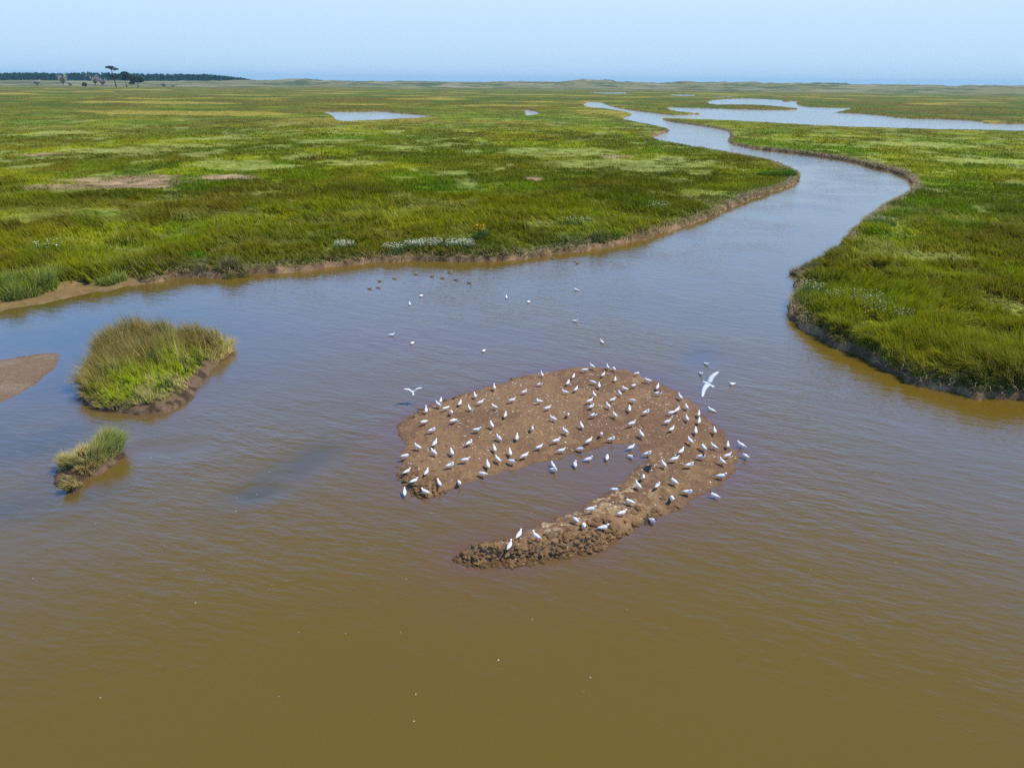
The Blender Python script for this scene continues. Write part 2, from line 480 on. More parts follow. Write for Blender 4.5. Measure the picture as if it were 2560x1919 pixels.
def marsh_cover(x, y, sd):
    r = np.hypot(x, y)
    far = sstep(110, 420, r)
    k = 1.0
    n1 = fbm(x / 7.0, y / 7.0, 101, 4); n2 = fbm(x / 24.0, y / 24.0, 111, 4)
    n3 = fbm(x / 90.0, y / 60.0, 121, 4); n4 = fbm(x / 3.1, y / 3.1, 131, 3)
    n5 = fbm(x / 38.0, y / 38.0, 141, 4)
    c = mixc(np.broadcast_to(C_GREEN, x.shape + (3,)), C_OLIVE, sstep(0.40, 0.60, n2 * 0.6 + n1 * 0.4))
    c = mixc(c, C_BROWN, sstep(0.50, 0.66, n5 * 0.65 + n4 * 0.35) * 0.65)
    c = mixc(c, C_DEEP, sstep(0.56, 0.70, n1 * 0.7 + n4 * 0.3) * 0.65)
    c = mixc(c, C_YEL, sstep(0.52, 0.68, fbm(x / 11, y / 11, 151, 5, .6)) * 0.75)
    c = mixc(c, lin(.105, .120, .0015), sstep(0.50, 0.63, fbm(x / 17, y / 26, 157, 4)) * 0.6)     # stands of darker rush
    c = c * (1 + .16 * (1 - sstep(44, 52, r)))[..., None]                          # lusher growth on the near bank
    # the outer marsh is striped with brown rush, golden flowers and pale reed
    c = mixc(c, c * 0.5 + C_BROWN * 0.28, far * 0.9)
    c = mixc(c, C_BROWN * 0.9, far * sstep(0.50, 0.62, fbm(x / 45, y / 45, 161, 4)) * 0.6)
    c = mixc(c, C_GOLD, sstep(160, 330, r) * (1 - sstep(900, 1200, r)) * sstep(0.60, 0.70, fbm(x / 55, y / 40, 171, 4)) * 0.8)
    c = mixc(c, C_DEEP * 1.1, far * sstep(0.58, 0.68, fbm(x / 35, y / 35, 181, 4)) * 0.7)
    pale = spots(x, y, _ps, fbm(x / 2.3, y / 2.3, 191, 4))
    sw = fbm((x + 3 * fbm(x / 6, y / 6, 203, 2)) / 5.5, y / 7.5, 201, 5, .6)       # wind-laid swirls
    pale = np.maximum(pale, sstep(0.57, 0.68, sw) * sstep(48, 100, r) * 0.85 * (1 - far))
    pale = np.maximum(pale, sstep(0.55, 0.68, fbm((x + 2 * fbm(x / 3, y / 3, 206, 2)) / 3.2, y / 3.2, 205, 5, .6)) * (1 - sstep(70, 100, r)) * 0.55)
    straw = spots(x, y, _ss, .02 + 1.0 * fbm(x / 2.4, y / 2.4, 211, 5, .6))
    pale = pale * (1 - straw)
    c = mixc(c, C_PALE, pale * 0.62)
    c = mixc(c, lin(.46, .30, .18) * (.55 + .9 * n4)[..., None], straw * 0.85)
    shore = np.exp(-np.clip(sd, 0, 50) / 1.1) * (1 - sstep(130, 260, r))
    c = mixc(c, C_SEDGE, shore * sstep(0.45, 0.6, n1) * 0.8)
    # dune belt
    d = sstep(1050, 1350, r)
    dc = mixc(np.broadcast_to(lin(.22, .215, .085), x.shape + (3,)), lin(.09, .115, .04), sstep(0.45, 0.62, fbm(x / 40, y / 40, 221, 5)))
    dc = mixc(dc, lin(.34, .30, .19), sstep(0.58, 0.7, fbm(x / 55, y / 55, 231, 4)) * 0.8)
    c = mixc(c, dc, d)
    return c, pale, straw

MC, _, _ = marsh_cover(TX, TY, SD)
soil = mixc(np.broadcast_to(lin(.26, .165, .088), TX.shape + (3,)), lin(.12, .075, .040), sstep(0.4, 0.62, fbm(TX * 1.3, TY * 1.3, 241, 4)))
grassw = sstep(0.25, 0.7, SD) * (1 - wf) + wf * sstep(1.8, 2.4, SD)
grassw = np.maximum(grassw, sstep(200, 320, RRg) * (SD > 0.1))
TC = mixc(soil, MC * 0.85, np.clip(grassw, 0, 1))
TC = mixc(TC, lin(.20, .135, .055), wf * (SD < 2.0) * sstep(-1, 0.3, SD))
ground = mesh_arrays('marsh_ground', np.stack([TX, TY, TZ], -1).reshape(-1, 3), grid_faces(NR, NAZ)[:, ::-1], M_GROUND, TC.reshape(-1, 3), smooth=True)
tag(ground, kind='structure')

# ------------------------------------------------------------------ water and sea
def polar_sheet(name, r, a, z, mat, **kw):
    R, A = np.meshgrid(r, a, indexing='ij')
    X, Y = R * np.sin(A), R * np.cos(A)
    return X, Y
wr = np.concatenate([np.linspace(0.5, 9, 12), np.exp(np.linspace(math.log(9.5), math.log(90), 300)), np.exp(np.linspace(math.log(95), math.log(2300), 60))])
wa = np.concatenate([np.radians(np.linspace(-180, -50, 20)), np.radians(np.linspace(-48, 48, 420)), np.radians(np.linspace(50, 180, 20))])
WR, WA = np.meshgrid(wr, wa, indexing='ij')
WX, WY = WR * np.sin(WA), WR * np.cos(WA)
sdm = sdist(WX, WY, [MUD]); sdi = sdist(WX, WY, [ISL]); sdi2 = sdist(WX, WY, [ISL2]); sdb = sdist(WX, WY, [BAR])
shore = lookup(SDW, WX, WY)
wob = fbm(WX * 0.8, WY * 0.8, 301, 4)
shallow = np.exp(np.minimum(sdm, 0) / 1.1) * (0.5 + wob)
pool = at(np.array([1480.]), np.array([1160.]))[0]
qx = (WX - pool[0]); qy = (WY - pool[1])
shallow = np.maximum(shallow, 0.75 * np.exp(-((qx + 0.4) / 3.0) ** 2 - (qy / 2.6) ** 2))
shallow = np.maximum(shallow, 0.9 * np.exp(np.minimum(sdi, 0) / 0.7) * (0.4 + wob))
shallow = np.maximum(shallow, 0.9 * np.exp(np.minimum(sdi2, 0) / 0.4) * (0.4 + wob))
shallow = np.maximum(shallow, 0.8 * np.exp(np.minimum(sdb, 0) / 0.8) * (0.4 + wob))
shp = at(np.array([880.]), np.array([835.]))[0]      # a submerged bar right of the big islet
shallow = np.maximum(shallow, 0.75 * np.exp(-((WX - shp[0] + 0.25 * (WY - shp[1])) / 6.0) ** 2 - ((WY - shp[1] + 0.25 * (WX - shp[0])) / 2.2) ** 2) * (0.4 + wob))
shallow = np.clip(shallow, 0, 1)
calm = np.exp(-((WX + 19) / 9.0) ** 2 - ((WY - 33) / 9.0) ** 2)
calm = np.maximum(calm, 0.85 * np.exp(-((qx + 0.8) / 3.2) ** 2 - (qy / 2.8) ** 2))
calm = np.maximum(calm, 0.8 * np.exp(np.minimum(shore, 0) / 2.2) * (np.hypot(WX, WY) < 140))
calm = np.maximum(calm, 0.6 * np.exp(np.minimum(sdm, 0) / 0.5))
calm = np.maximum(calm, 0.6 * sstep(24, 12, WY))
for px_, py_, rx_, ry_ in ((740, 1165, 1.3, 1.6), (1760, 895, 1.3, 1.6), (640, 1230, 1.0, .8), (100, 1330, 1.6, .9), (420, 1120, 1.6, .8)):
    q_ = at(np.array(float(px_)), np.array(float(py_)))
    calm = np.maximum(calm, 1.5 * (.2 + wob) * np.exp(-((WX - q_[0] - .4 * (WY - q_[1])) / rx_) ** 2 - ((WY - q_[1]) / ry_) ** 2))
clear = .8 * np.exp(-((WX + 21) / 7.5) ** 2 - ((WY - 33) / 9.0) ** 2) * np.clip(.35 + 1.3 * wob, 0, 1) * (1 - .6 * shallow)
for px_, py_, rx_, ry_, k_ in ((740, 1165, .9, 2.3, .45), (640, 1235, .9, .7, .5), (1745, 893, .7, 2.0, .28), (100, 1250, 2.2, 1.5, .5), (30, 1120, 2.5, 2.5, .6)):  # dark slicks: calm-water reflection painted into the base colour
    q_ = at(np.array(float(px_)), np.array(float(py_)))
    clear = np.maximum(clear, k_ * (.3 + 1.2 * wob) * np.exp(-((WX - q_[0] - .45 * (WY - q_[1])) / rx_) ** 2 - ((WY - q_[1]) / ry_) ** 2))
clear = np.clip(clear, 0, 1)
rip = 1 - 0.86 * np.clip(calm, 0, 1)
rip = rip / (1 + np.hypot(WX, WY) / 260)
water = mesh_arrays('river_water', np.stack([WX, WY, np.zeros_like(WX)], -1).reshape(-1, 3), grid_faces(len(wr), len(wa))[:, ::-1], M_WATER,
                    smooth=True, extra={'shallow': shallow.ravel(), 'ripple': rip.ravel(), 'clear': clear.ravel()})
tag(water, kind='structure')
m_sea, n_, l_, out_ = newmat('sea_water')
p_ = n_.new('ShaderNodeBsdfPrincipled')
p_.inputs['Base Color'].default_value = (.05, .12, .20, 1); p_.inputs['Roughness'].default_value = 0.35
g_ = n_.new('ShaderNodeNewGeometry'); t_ = noise(n_, l_, g_.outputs['Position'], 0.02, 4)
b_ = n_.new('ShaderNodeBump'); b_.inputs['Distance'].default_value = 3; l_.new(t_.outputs[0], b_.inputs['Height']); l_.new(b_.outputs[0], p_.inputs['Normal'])
l_.new(p_.outputs[0], out_.inputs[0])
sr = np.exp(np.linspace(math.log(2280), math.log(12000), 40)); sa = np.radians(np.linspace(-60, 60, 60))
SRg, SAg = np.meshgrid(sr, sa, indexing='ij')
sea = mesh_arrays('sea', np.stack([SRg * np.sin(SAg), SRg * np.cos(SAg), np.full_like(SRg, -0.4)], -1).reshape(-1, 3), grid_faces(40, 60)[:, ::-1], m_sea)
tag(sea, kind='structure')

# ------------------------------------------------------------------ mud bank, sand bar, islets (height fields)
def field(poly, pad, step, hfun):
    x0, y0 = poly.min(0) - pad; x1, y1 = poly.max(0) + pad
    gx = np.arange(x0, x1, step); gy = np.arange(y0, y1, step)
    X, Y = np.meshgrid(gx, gy, indexing='ij')
    sd = sdist(X, Y, [poly])
    return X, Y, hfun(X, Y, sd), sd

ridge_px = [(1140,1398),(1190,1400),(1250,1402),(1310,1400),(1372,1386),(1430,1374),(1490,1362),(1530,1335)]
ridge = poly_world([(a, b, 0.1) for a, b in ridge_px])
ridge2 = poly_world([(1004,1185,0),(1020,1215,0),(1050,1235,0),(1100,1222,0)])
def resample(L, step):
    seg = np.linalg.norm(np.diff(L, axis=0), axis=1); s = np.concatenate([[0], np.cumsum(seg)])
    t = np.arange(0, s[-1], step)
    return np.stack([np.interp(t, s, L[:, 0]), np.interp(t, s, L[:, 1])], -1)
def line_dist(X, Y, L):
    best = np.full(X.shape, 1e9)
    for a, b in zip(L[:-1], L[1:]):
        e = b - a
        t = np.clip(((X - a[0]) * e[0] + (Y - a[1]) * e[1]) / (e @ e), 0, 1)
        best = np.minimum(best, np.hypot(X - a[0] - t * e[0], Y - a[1] - t * e[1]))
    return best
def lumps(X, Y, s, seed):
    """rounded clods: distance to jittered cell centres"""
    x = X / s; y = Y / s
    ix = np.floor(x); iy = np.floor(y)
    best = np.full(X.shape, 9.0); 
    for dx in (-1, 0, 1):
        for dy in (-1, 0, 1):
            cx = ix + dx; cy = iy + dy
            px = cx + hash2(cx, cy, seed); py = cy + hash2(cx, cy, seed + 5)
            best = np.minimum(best, (x - px) ** 2 + (y - py) ** 2)
    return np.sqrt(np.clip(1 - best, 0, 1))
def mud_h(X, Y, sd):
    sd = sd + (fbm(X * 1.2, Y * 1.2, 401, 4) - 0.5) * 0.35 + (fbm(X * 6, Y * 6, 411, 3) - 0.5) * 0.12
    low = fbm(X / 1.7, Y / 1.7, 421, 4)
    w1 = np.exp(-(line_dist(X, Y, ridge) / 0.75) ** 2); w2 = np.exp(-(line_dist(X, Y, ridge2) / 0.7) ** 2)
    wx_ = X + (fbm(X * 3, Y * 3, 425, 3) - .5) * .25; wy_ = Y + (fbm(X * 3, Y * 3, 427, 3) - .5) * .25
    cl = 0.45 * lumps(wx_, wy_, 0.42, 3) + 0.45 * lumps(wx_, wy_, 0.2, 8) + 0.25 * lumps(X, Y, 0.10, 14) - 0.3
    sd = sd + (w1 * .7 + .3) * (fbm(X * 2.2, Y * 2.2, 423, 4) - .5) * .5
    w1 = w1 * (.45 + 1.1 * fbm(X * 1.5, Y * 1.5, 424, 3))
    z = np.where(sd > 0, 0.012 + 0.15 * (1 - np.exp(-sd / 1.4)) * (0.6 + 0.8 * low), sd * 0.10)
    z = z + (sd > -0.05) * (fbm(X * 5, Y * 5, 431, 4) - 0.5) * 0.05
    z = z + (sd > -0.05) * (fbm(X * 16, Y * 16, 441, 3) - 0.5) * 0.03
    edge = sstep(-0.02, 0.38, sd)
    z = z + w1 * edge * (0.10 + 0.26 * cl) + w2 * edge * (0.03 + 0.20 * cl)
    w3 = np.exp(-(line_dist(X, Y, poly_world([(1320,1340,0),(1440,1300,0),(1560,1250,0),(1640,1230,0)])) / 1.1) ** 2)
    z = z + w3 * edge * 0.12 * (cl - 0.1)
    rim = np.exp(-np.clip(sd, 0, 9) / 0.3) * sstep(26, 29, Y) * edge
    z = z + rim * 0.10 * (cl + 0.3)
    return z
MX, MY, MZ, MSD = field(MUD, 1.4, 0.032, mud_h)
mcol = mixc(np.broadcast_to(lin(.235, .138, .072), MX.shape + (3,)), lin(.185, .105, .056), sstep(0.4, 0.62, fbm(MX / 1.5, MY / 1.5, 451, 5)))
mcol = mixc(mcol, lin(.27, .165, .075), sstep(0.55, 0.68, fbm(MX * 2, MY * 2, 461, 4)) * 0.6)
mcol = mixc(mcol, mcol * lin(.62, .58, .60), np.exp(-np.clip(MZ, 0, 1) / 0.025) * 0.8)      # soaked at the waterline
strw = np.exp(-(line_dist(MX, MY, poly_world([(1380,1310,0),(1500,1255,0),(1580,1225,0)])) / 0.9) ** 2)
mcol = mixc(mcol, lin(.46, .33, .17), strw * sstep(0.56, 0.64, fbm(MX * 5, MY * 5, 471, 3)) * 0.8)
mud = mesh_arrays('mud_bank', np.stack([MX, MY, MZ], -1).reshape(-1, 3), grid_faces(*MX.shape), M_MUD, mcol.reshape(-1, 3), smooth=True)
tag(mud, kind='structure')

def grid_lookup(X, Y, Z, x, y):
    gx = X[:, 0]; gy = Y[0]
    u = np.clip((x - gx[0]) / (gx[1] - gx[0]), 0, len(gx) - 1.001); v = np.clip((y - gy[0]) / (gy[1] - gy[0]), 0, len(gy) - 1.001)
    i = u.astype(int); j = v.astype(int); fu = u - i; fv = v - j
    return (Z[i, j] * (1 - fu) + Z[i + 1, j] * fu) * (1 - fv) + (Z[i, j + 1] * (1 - fu) + Z[i + 1, j + 1] * fu) * fv
def mud_z(x, y):
    return float(grid_lookup(MX, MY, MZ, np.array([x]), np.array([y]))[0])

def clods(pts, size):
    """broken lumps of mud: knobbly balls half sunk in the bank"""
    import bmesh
    bm = bmesh.new(); bmesh.ops.create_icosphere(bm, subdivisions=3, radius=1.0)
    bv = np.array([v.co[:] for v in bm.verts]); bf = np.array([[v.index for v in f.verts] for f in bm.faces]); bm.free()
    P = []
    for p in pts:
        o = RNG.uniform(0, 50, 3); sc = size * RNG.uniform(.4, 1.25)
        r = .25 + 1.45 * fbm(bv[:, 0] * 2.1 + o[0] + bv[:, 2] * 1.3, bv[:, 1] * 2.1 + o[1] - bv[:, 2] * 1.1, 900, 4, .6)
        v = bv * r[:, None] * sc * np.array([RNG.uniform(.9, 2.0), 1.0, RNG.uniform(.35, .8)])
        a = RNG.uniform(0, 6.28); R_ = np.array([[math.cos(a), -math.sin(a), 0], [math.sin(a), math.cos(a), 0], [0, 0, 1]])
        v = v @ R_ + p
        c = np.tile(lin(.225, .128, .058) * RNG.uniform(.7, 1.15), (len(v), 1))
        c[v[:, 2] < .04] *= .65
        P.append((v, bf, c))
    return merge(P)
cp = []
for L, n_, jit in ((ridge, 700, .36), (ridge2, 170, .4), (poly_world([(1003,1070,0),(1056,1024,0),(1134,993,0),(1216,972,0),(1300,944,0)]), 45, .12), (poly_world([(1530,1340,0),(1620,1300,0),(1680,1272,0)]), 50, .3)):
    q = resample(L, .01); q = q[RNG.integers(0, len(q), n_)] + RNG.normal(0, jit, (n_, 2))
    q = q[sdist(q[:, 0], q[:, 1], [MUD]) > -.10]
    cp += [(a, b, max(float(grid_lookup(MX, MY, MZ, np.array([a]), np.array([b]))[0]), .0) - .005) for a, b in q]
_cl = clods(cp, .068)
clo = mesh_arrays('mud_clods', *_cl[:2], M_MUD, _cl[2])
tag(clo, 'crumbled dark brown mud clods along the front edge of the mud bank', 'mud clods', kind='stuff')

BX, BY, BZ, BSD = field(BAR, 0.8, 0.12, lambda X, Y, sd: np.where(sd > 0, 0.10 * (1 - np.exp(-sd / 1.2)), sd * 0.06) + (fbm(X * 3, Y * 3, 481, 4) - 0.5) * 0.02)
bc = mixc(np.broadcast_to(lin(.235, .165, .110), BX.shape + (3,)), lin(.205, .135, .080), sstep(0.4, 0.6, fbm(BX, BY, 491, 4)))
bc = mixc(bc, bc * .7, np.exp(-np.clip(BZ, 0, 1) / 0.02) * 0.8)
bar = mesh_arrays('sand_bar', np.stack([BX, BY, BZ], -1).reshape(-1, 3), grid_faces(*BX.shape), M_MUD, bc.reshape(-1, 3), smooth=True)
tag(bar, kind='structure')

# ------------------------------------------------------------------ grass blades
def make_blades(x, y, z, h, w, ldir, lean, c0, c1, droop=0.5, seg=2):
    n = len(x)
    fa = RNG.uniform(0, math.pi, n)
    wx, wy = np.cos(fa) * w * 0.5, np.sin(fa) * w * 0.5
    lx, ly = np.cos(ldir), np.sin(ldir)
    V = np.empty((n, 5, 3)); C = np.empty((n, 5, 3))
    s1 = 0.5
    z1 = h * s1 * np.cos(lean * 0.6); o1 = h * s1 * np.sin(lean * 0.6)
    z2 = z1 + h * (1 - s1) * np.cos(lean * (0.6 + droop)); o2 = o1 + h * (1 - s1) * np.sin(lean * (0.6 + droop))
    zz = z - 0.03
    V[:, 0] = np.stack([x - wx, y - wy, zz], -1); V[:, 1] = np.stack([x + wx, y + wy, zz], -1)
    V[:, 2] = np.stack([x - wx * .8 + lx * o1, y - wy * .8 + ly * o1, zz + z1], -1)
    V[:, 3] = np.stack([x + wx * .8 + lx * o1, y + wy * .8 + ly * o1, zz + z1], -1)
    V[:, 4] = np.stack([x + lx * o2, y + ly * o2, np.maximum(zz + z2, zz + 0.02)], -1)
    C[:, 0] = C[:, 1] = c0; C[:, 2] = C[:, 3] = c0 * 0.5 + c1 * 0.5; C[:, 4] = c1
    b = np.arange(n)[:, None, None] * 5
    Fc = (b + np.array([[0, 1, 3], [0, 3, 2], [2, 3, 4]])[None]).reshape(-1, 3)
    return V.reshape(-1, 3), Fc, C.reshape(-1, 3)

def wind_dir(x, y):
    return math.radians(200) + (fbm(x / 14, y / 14, 501, 3) - 0.5) * 4.2

def marsh_blades(N, ra, rb):
    u = RNG.uniform(1 / rb, 1 / ra, N); r = 1 / u
    a = RNG.uniform(math.radians(-46), math.radians(46), N)
    x, y = r * np.sin(a), r * np.cos(a)
    sd = lookup(SD, x, y); wfp = wetfront(x, y)
    keep = np.where(wfp > 0.5, sd > 1.7 + .8 * (fbm(x / 1.5, y / 1.5, 557, 2) - .5), sd > 0.22)
    # thin out the mats of dead straw
    x, y, r, sd = x[keep], y[keep], r[keep], sd[keep]
    # gather into tufts
    tn = 0.34 + r * 0.003
    jx_ = np.floor(x / tn); jy_ = np.floor(y / tn)
    cx = (jx_ + hash2(jx_, jy_, 1)) * tn; cy = (jy_ + hash2(jx_, jy_, 2)) * tn
    k = RNG.uniform(0.0, 0.75, len(x)) * (1 - sstep(45, 90, r))
    x = x * (1 - k) + cx * k; y = y * (1 - k) + cy * k
    sd = lookup(SD, x, y); ok = sd > 0.15
    x, y, r, sd, jx_, jy_ = [q[ok] for q in (x, y, r, sd, jx_, jy_)]
    z = lookup(TZ, x, y)
    c, pale, straw = marsh_cover(x, y, sd)
    n = len(x)
    farb = sstep(60, 110, r)
    tuft = hash2(jx_, jy_, 4)
    clump = fbm(x / 2.6, y / 2.6, 511, 3)
    h = (0.20 + 0.75 * fbm(x / 5, y / 5, 521, 3) + 1.6 * (clump - 0.5) + 0.22 * tuft + .12) * RNG.uniform(0.7, 1.2, n)
    h = np.clip(h, .16, 1.5) * (1 + .2 * (r < 48)) * (1 - .5 * farb) * (1 - .45 * sstep(140, 260, r)) * (1 - 0.45 * pale) * (1 - 0.6 * straw)
    h *= 1 - 0.62 * np.exp(-np.clip(sd - 0.2, 0, 9) / 0.7) * (.4 + 1.1 * fbm(x / 3, y / 3, 555, 3))
    w = (0.012 + np.where(r < 75, .0007, .00052) * r) * RNG.uniform(0.7, 1.4, n)
    ld = wind_dir(x, y) + RNG.normal(0, 0.45, n) + (hash2(jx_, jy_, 6) - 0.5) * 1.0
    # blades on the edge hang over the water
    lean = np.clip(RNG.normal(0.62, 0.22, n) + .8 * (fbm(x / 4, y / 4, 505, 3) - .5) + 0.75 * pale + 0.5 * (tuft > 0.86), 0.03, 1.35)
    var = (1 + RNG.uniform(-.22, .25, n) * (1 - .55 * farb))[:, None] * (0.86 + 0.28 * tuft * (1 - farb) + .14 * farb)[:, None]
    dead = (RNG.uniform(0, 1, n) < 0.03 * (1 - farb) + 0.35 * np.exp(-np.clip(sd - 0.2, 0, 9) / 0.45))[:, None]
    c0 = np.where(dead, C_STRAW * 0.85, c) * var
    tipb = np.clip(fbm(x / 10, y / 10, 531, 3) * 2 - 0.75, 0, 0.6)[:, None]
    c1 = c0 * (1 - tipb) + C_BROWN * 1.15 * tipb
    return make_blades(x, y, z, h, w, ld, lean, c0, c1)

parts = [marsh_blades(1150000, 25.5, 75), marsh_blades(640000, 75, 620)]
grass = mesh_arrays('marsh_grass', *merge(parts)[:2], M_GRASS, merge(parts)[2])
tag(grass, 'tall green and olive marsh grass covering both banks of the channel', 'grass', kind='stuff')

# ------------------------------------------------------------------ straw fringe along the near banks
i0 = 0
shore_pts = mw[(np.hypot(mw[:, 0], mw[:, 1]) < 160) & (mw[:, 1] > 15)]
sp = resample(shore_pts, 0.005)
n = len(sp)
sx = sp[:, 0] + RNG.normal(0, 0.55, n); sy = sp[:, 1] + RNG.normal(0, 0.55, n)
ssd = lookup(SD, sx, sy)
dens = fbm(sx / 2.4, sy / 2.4, 541, 3)
inaz = np.abs(np.arctan2(sx, sy)) < math.radians(46)
ok = (ssd > 0.05) & (ssd < .55 + 1.3 * fbm(sx / 3, sy / 3, 556, 3)) & (RNG.uniform(0.15, 0.68, n) < dens) & inaz & (wetfront(sx, sy) < 0.5)
sx, sy, ssd = sx[ok], sy[ok], ssd[ok]
gx = lookup(SD, sx + 0.3, sy) - lookup(SD, sx - 0.3, sy); gy = lookup(SD, sx, sy + 0.3) - lookup(SD, sx, sy - 0.3)
outd = np.arctan2(-gy, -gx) + RNG.normal(0, 0.6, len(sx))
cs = mixc(np.broadcast_to(lin(.50, .39, .23), (len(sx), 3)), lin(.24, .22, .10), RNG.uniform(0, 1, len(sx))) * RNG.uniform(0.7, 1.2, len(sx))[:, None]
fr = make_blades(sx, sy, lookup(TZ, sx, sy), RNG.uniform(0.2, 0.75, len(sx)), (0.012 + 0.0005 * np.hypot(sx, sy)), outd, RNG.uniform(0.7, 1.5, len(sx)), cs, cs, droop=0.9)
fo = mesh_arrays('dry_bank_grass', *fr[:2], M_GRASS, fr[2])
tag(fo, 'dry straw coloured grass hanging over the muddy edges of the banks', 'grass', kind='stuff')

# ------------------------------------------------------------------ islets
def islet(name, poly, hmax, label, nbl, colfun):
    c = poly.mean(0)
    root = empty(name, (c[0], c[1], 0))
    def hf(X, Y, sd):
        sd = sd + (fbm(X * 1.5, Y * 1.5, 601, 3) - 0.5) * 0.35
        return np.where(sd > 0, hmax * np.minimum(1, sd / 0.5) ** 0.6, sd * 0.4) + (sd > -0.02) * (fbm(X * 5, Y * 5, 611, 4) - 0.5) * 0.14
    X, Y, Z, sd = field(poly, 0.4, 0.06, hf)
    sc = mixc(np.broadcast_to(lin(.15, .095, .055), X.shape + (3,)), lin(.06, .038, .022), sstep(0.42, 0.6, fbm(X * 4, Y * 4, 621, 4)))
    so = mesh_arrays('soil', np.stack([X - c[0], Y - c[1], Z], -1).reshape(-1, 3), grid_faces(*X.shape), M_MUD, sc.reshape(-1, 3), root, smooth=True)
    lo, hi = poly.min(0), poly.max(0)
    x = RNG.uniform(lo[0], hi[0], nbl); y = RNG.uniform(lo[1], hi[1], nbl)
    tn = 0.3
    jx_ = np.floor(x / tn); jy_ = np.floor(y / tn)
    k = RNG.uniform(0.1, 0.85, nbl)
    x = x * (1 - k) + (jx_ + hash2(jx_, jy_, 1)) * tn * k; y = y * (1 - k) + (jy_ + hash2(jx_, jy_, 2)) * tn * k
    s = sdist(x, y, [poly])
    e = poly_edge_dir = None
    u = (x - lo[0]) / (hi[0] - lo[0]); v = (y - lo[1]) / (hi[1] - lo[1])
    keep, h, ld, lean, c0, c1 = colfun(x, y, u, v, s, hash2(jx_, jy_, 4))
    x, y, s = x[keep], y[keep], s[keep]
    z = grid_lookup(X, Y, Z, x, y)
    fr = make_blades(x - c[0], y - c[1], z, h[keep], 0.016 * RNG.uniform(.8, 1.5, len(x)), ld[keep], lean[keep], c0[keep], c1[keep])
    go = mesh_arrays('grass', *fr[:2], M_GRASS, fr[2], root)
    go['kind'] = 'stuff'
    tag(root, label, 'islet')
    return root

def isl_big(x, y, u, v, s, tuft):
    n = len(x)
    cx, cy = ISL.mean(0)
    t = fbm(x / 0.9, y / 0.9, 701, 3)
    side = (x - cx) * 0.75 - (y - cy) * 0.55       # towards the right front
    green = sstep(-0.9, 0.9, side + (t - 0.5) * 2.2)
    brown = lin(.29, .24, .045)
    c0 = mixc(np.broadcast_to(brown, (n, 3)), lin(.35, .45, .004), green)
    c0 = mixc(c0, lin(.42, .43, .10), sstep(0.25, 1.0, side - 1.2 + (t - .5)) )
    c0 = mixc(c0, lin(.050, .120, .006), sstep(.60, .74, fbm(x / .7, y / .7, 705, 3)))
    edge = np.exp(-np.clip(s, 0, 9) / 0.3)
    dead = RNG.uniform(0, 1, n) < 0.08 + 0.75 * edge + 0.25 * (t > .55)
    c0 = np.where(dead[:, None], lin(.58, .46, .20), c0) * RNG.uniform(.75, 1.25, n)[:, None] * (.85 + .3 * tuft)[:, None]
    c1 = mixc(c0, lin(.22, .14, .06), (1 - green) * 0.45)
    h = (1.12 + 1.5 * (t - .5) + .7 * (tuft - .5)) * RNG.uniform(.7, 1.15, n) * (1 - .60 * sstep(-.2, 1.3, side + (t - .5))) * (1 - 0.45 * edge)
    rightend = sstep(.72, .9, u)
    h *= 1 - 0.4 * rightend
    ld = np.arctan2(y - cy, x - cx) + RNG.normal(0, .6, n)
    ld = np.where(edge > 0.35, ld, math.radians(190) + RNG.normal(0, .8, n))
    lean = np.clip(RNG.normal(.28, .2, n) + edge * 1.0 + .5 * (tuft > .85), .03, 1.45)
    keep = (s > 0.04) & ((side < 3.2) | (RNG.uniform(0, 1, n) < .5)) & (RNG.uniform(0, 1, n) < 1.25 - rightend * .5)
    keep &= ~((u > .70) & (v < .62) & (s < .34))
    return keep, h, ld, lean, c0, c1
islet('grass_islet', ISL, 0.32, 'large grassy islet with tall rushes brown at the back and bright green in front', 52000, isl_big)

def isl_small(x, y, u, v, s, tuft):
    n = len(x)
    cx, cy = ISL2.mean(0)
    t = fbm(x / 0.6, y / 0.6, 711, 3)
    back = sstep(.55, .9, v * .6 + u * .4 + (t - .5) * .3)
    c0 = mixc(np.broadcast_to(lin(.60, .46, .17), (n, 3)), lin(.25, .29, .08), np.clip(back * .8 + sstep(.58, .68, t) * .5, 0, 1))
    c0 = c0 * RNG.uniform(.7, 1.25, n)[:, None]
    edge = np.exp(-np.clip(s, 0, 9) / 0.25)
    h = (.34 + .42 * back + .5 * (tuft - .5)) * RNG.uniform(.7, 1.2, n)
    ld = np.arctan2(y - cy, x - cx) + RNG.normal(0, .6, n)
    lean = np.clip(RNG.normal(.45, .25, n) + edge * .6 + (1 - back) * .25, .03, 1.4)
    bare = (u > .08) & (u < .50) & (v < .36)
    keep = (s > 0.05) & ~bare & (RNG.uniform(0, 1, n) < .30 + .6 * np.maximum(back, t > .52)) & (tuft > .18)
    return keep, h, ld, lean, c0, c1_(c0)
def c1_(c):
    return c * 1.05
islet('grass_islet', ISL2, 0.30, 'small low islet of straw and tufted grass with a bare mud front', 16000, isl_small)

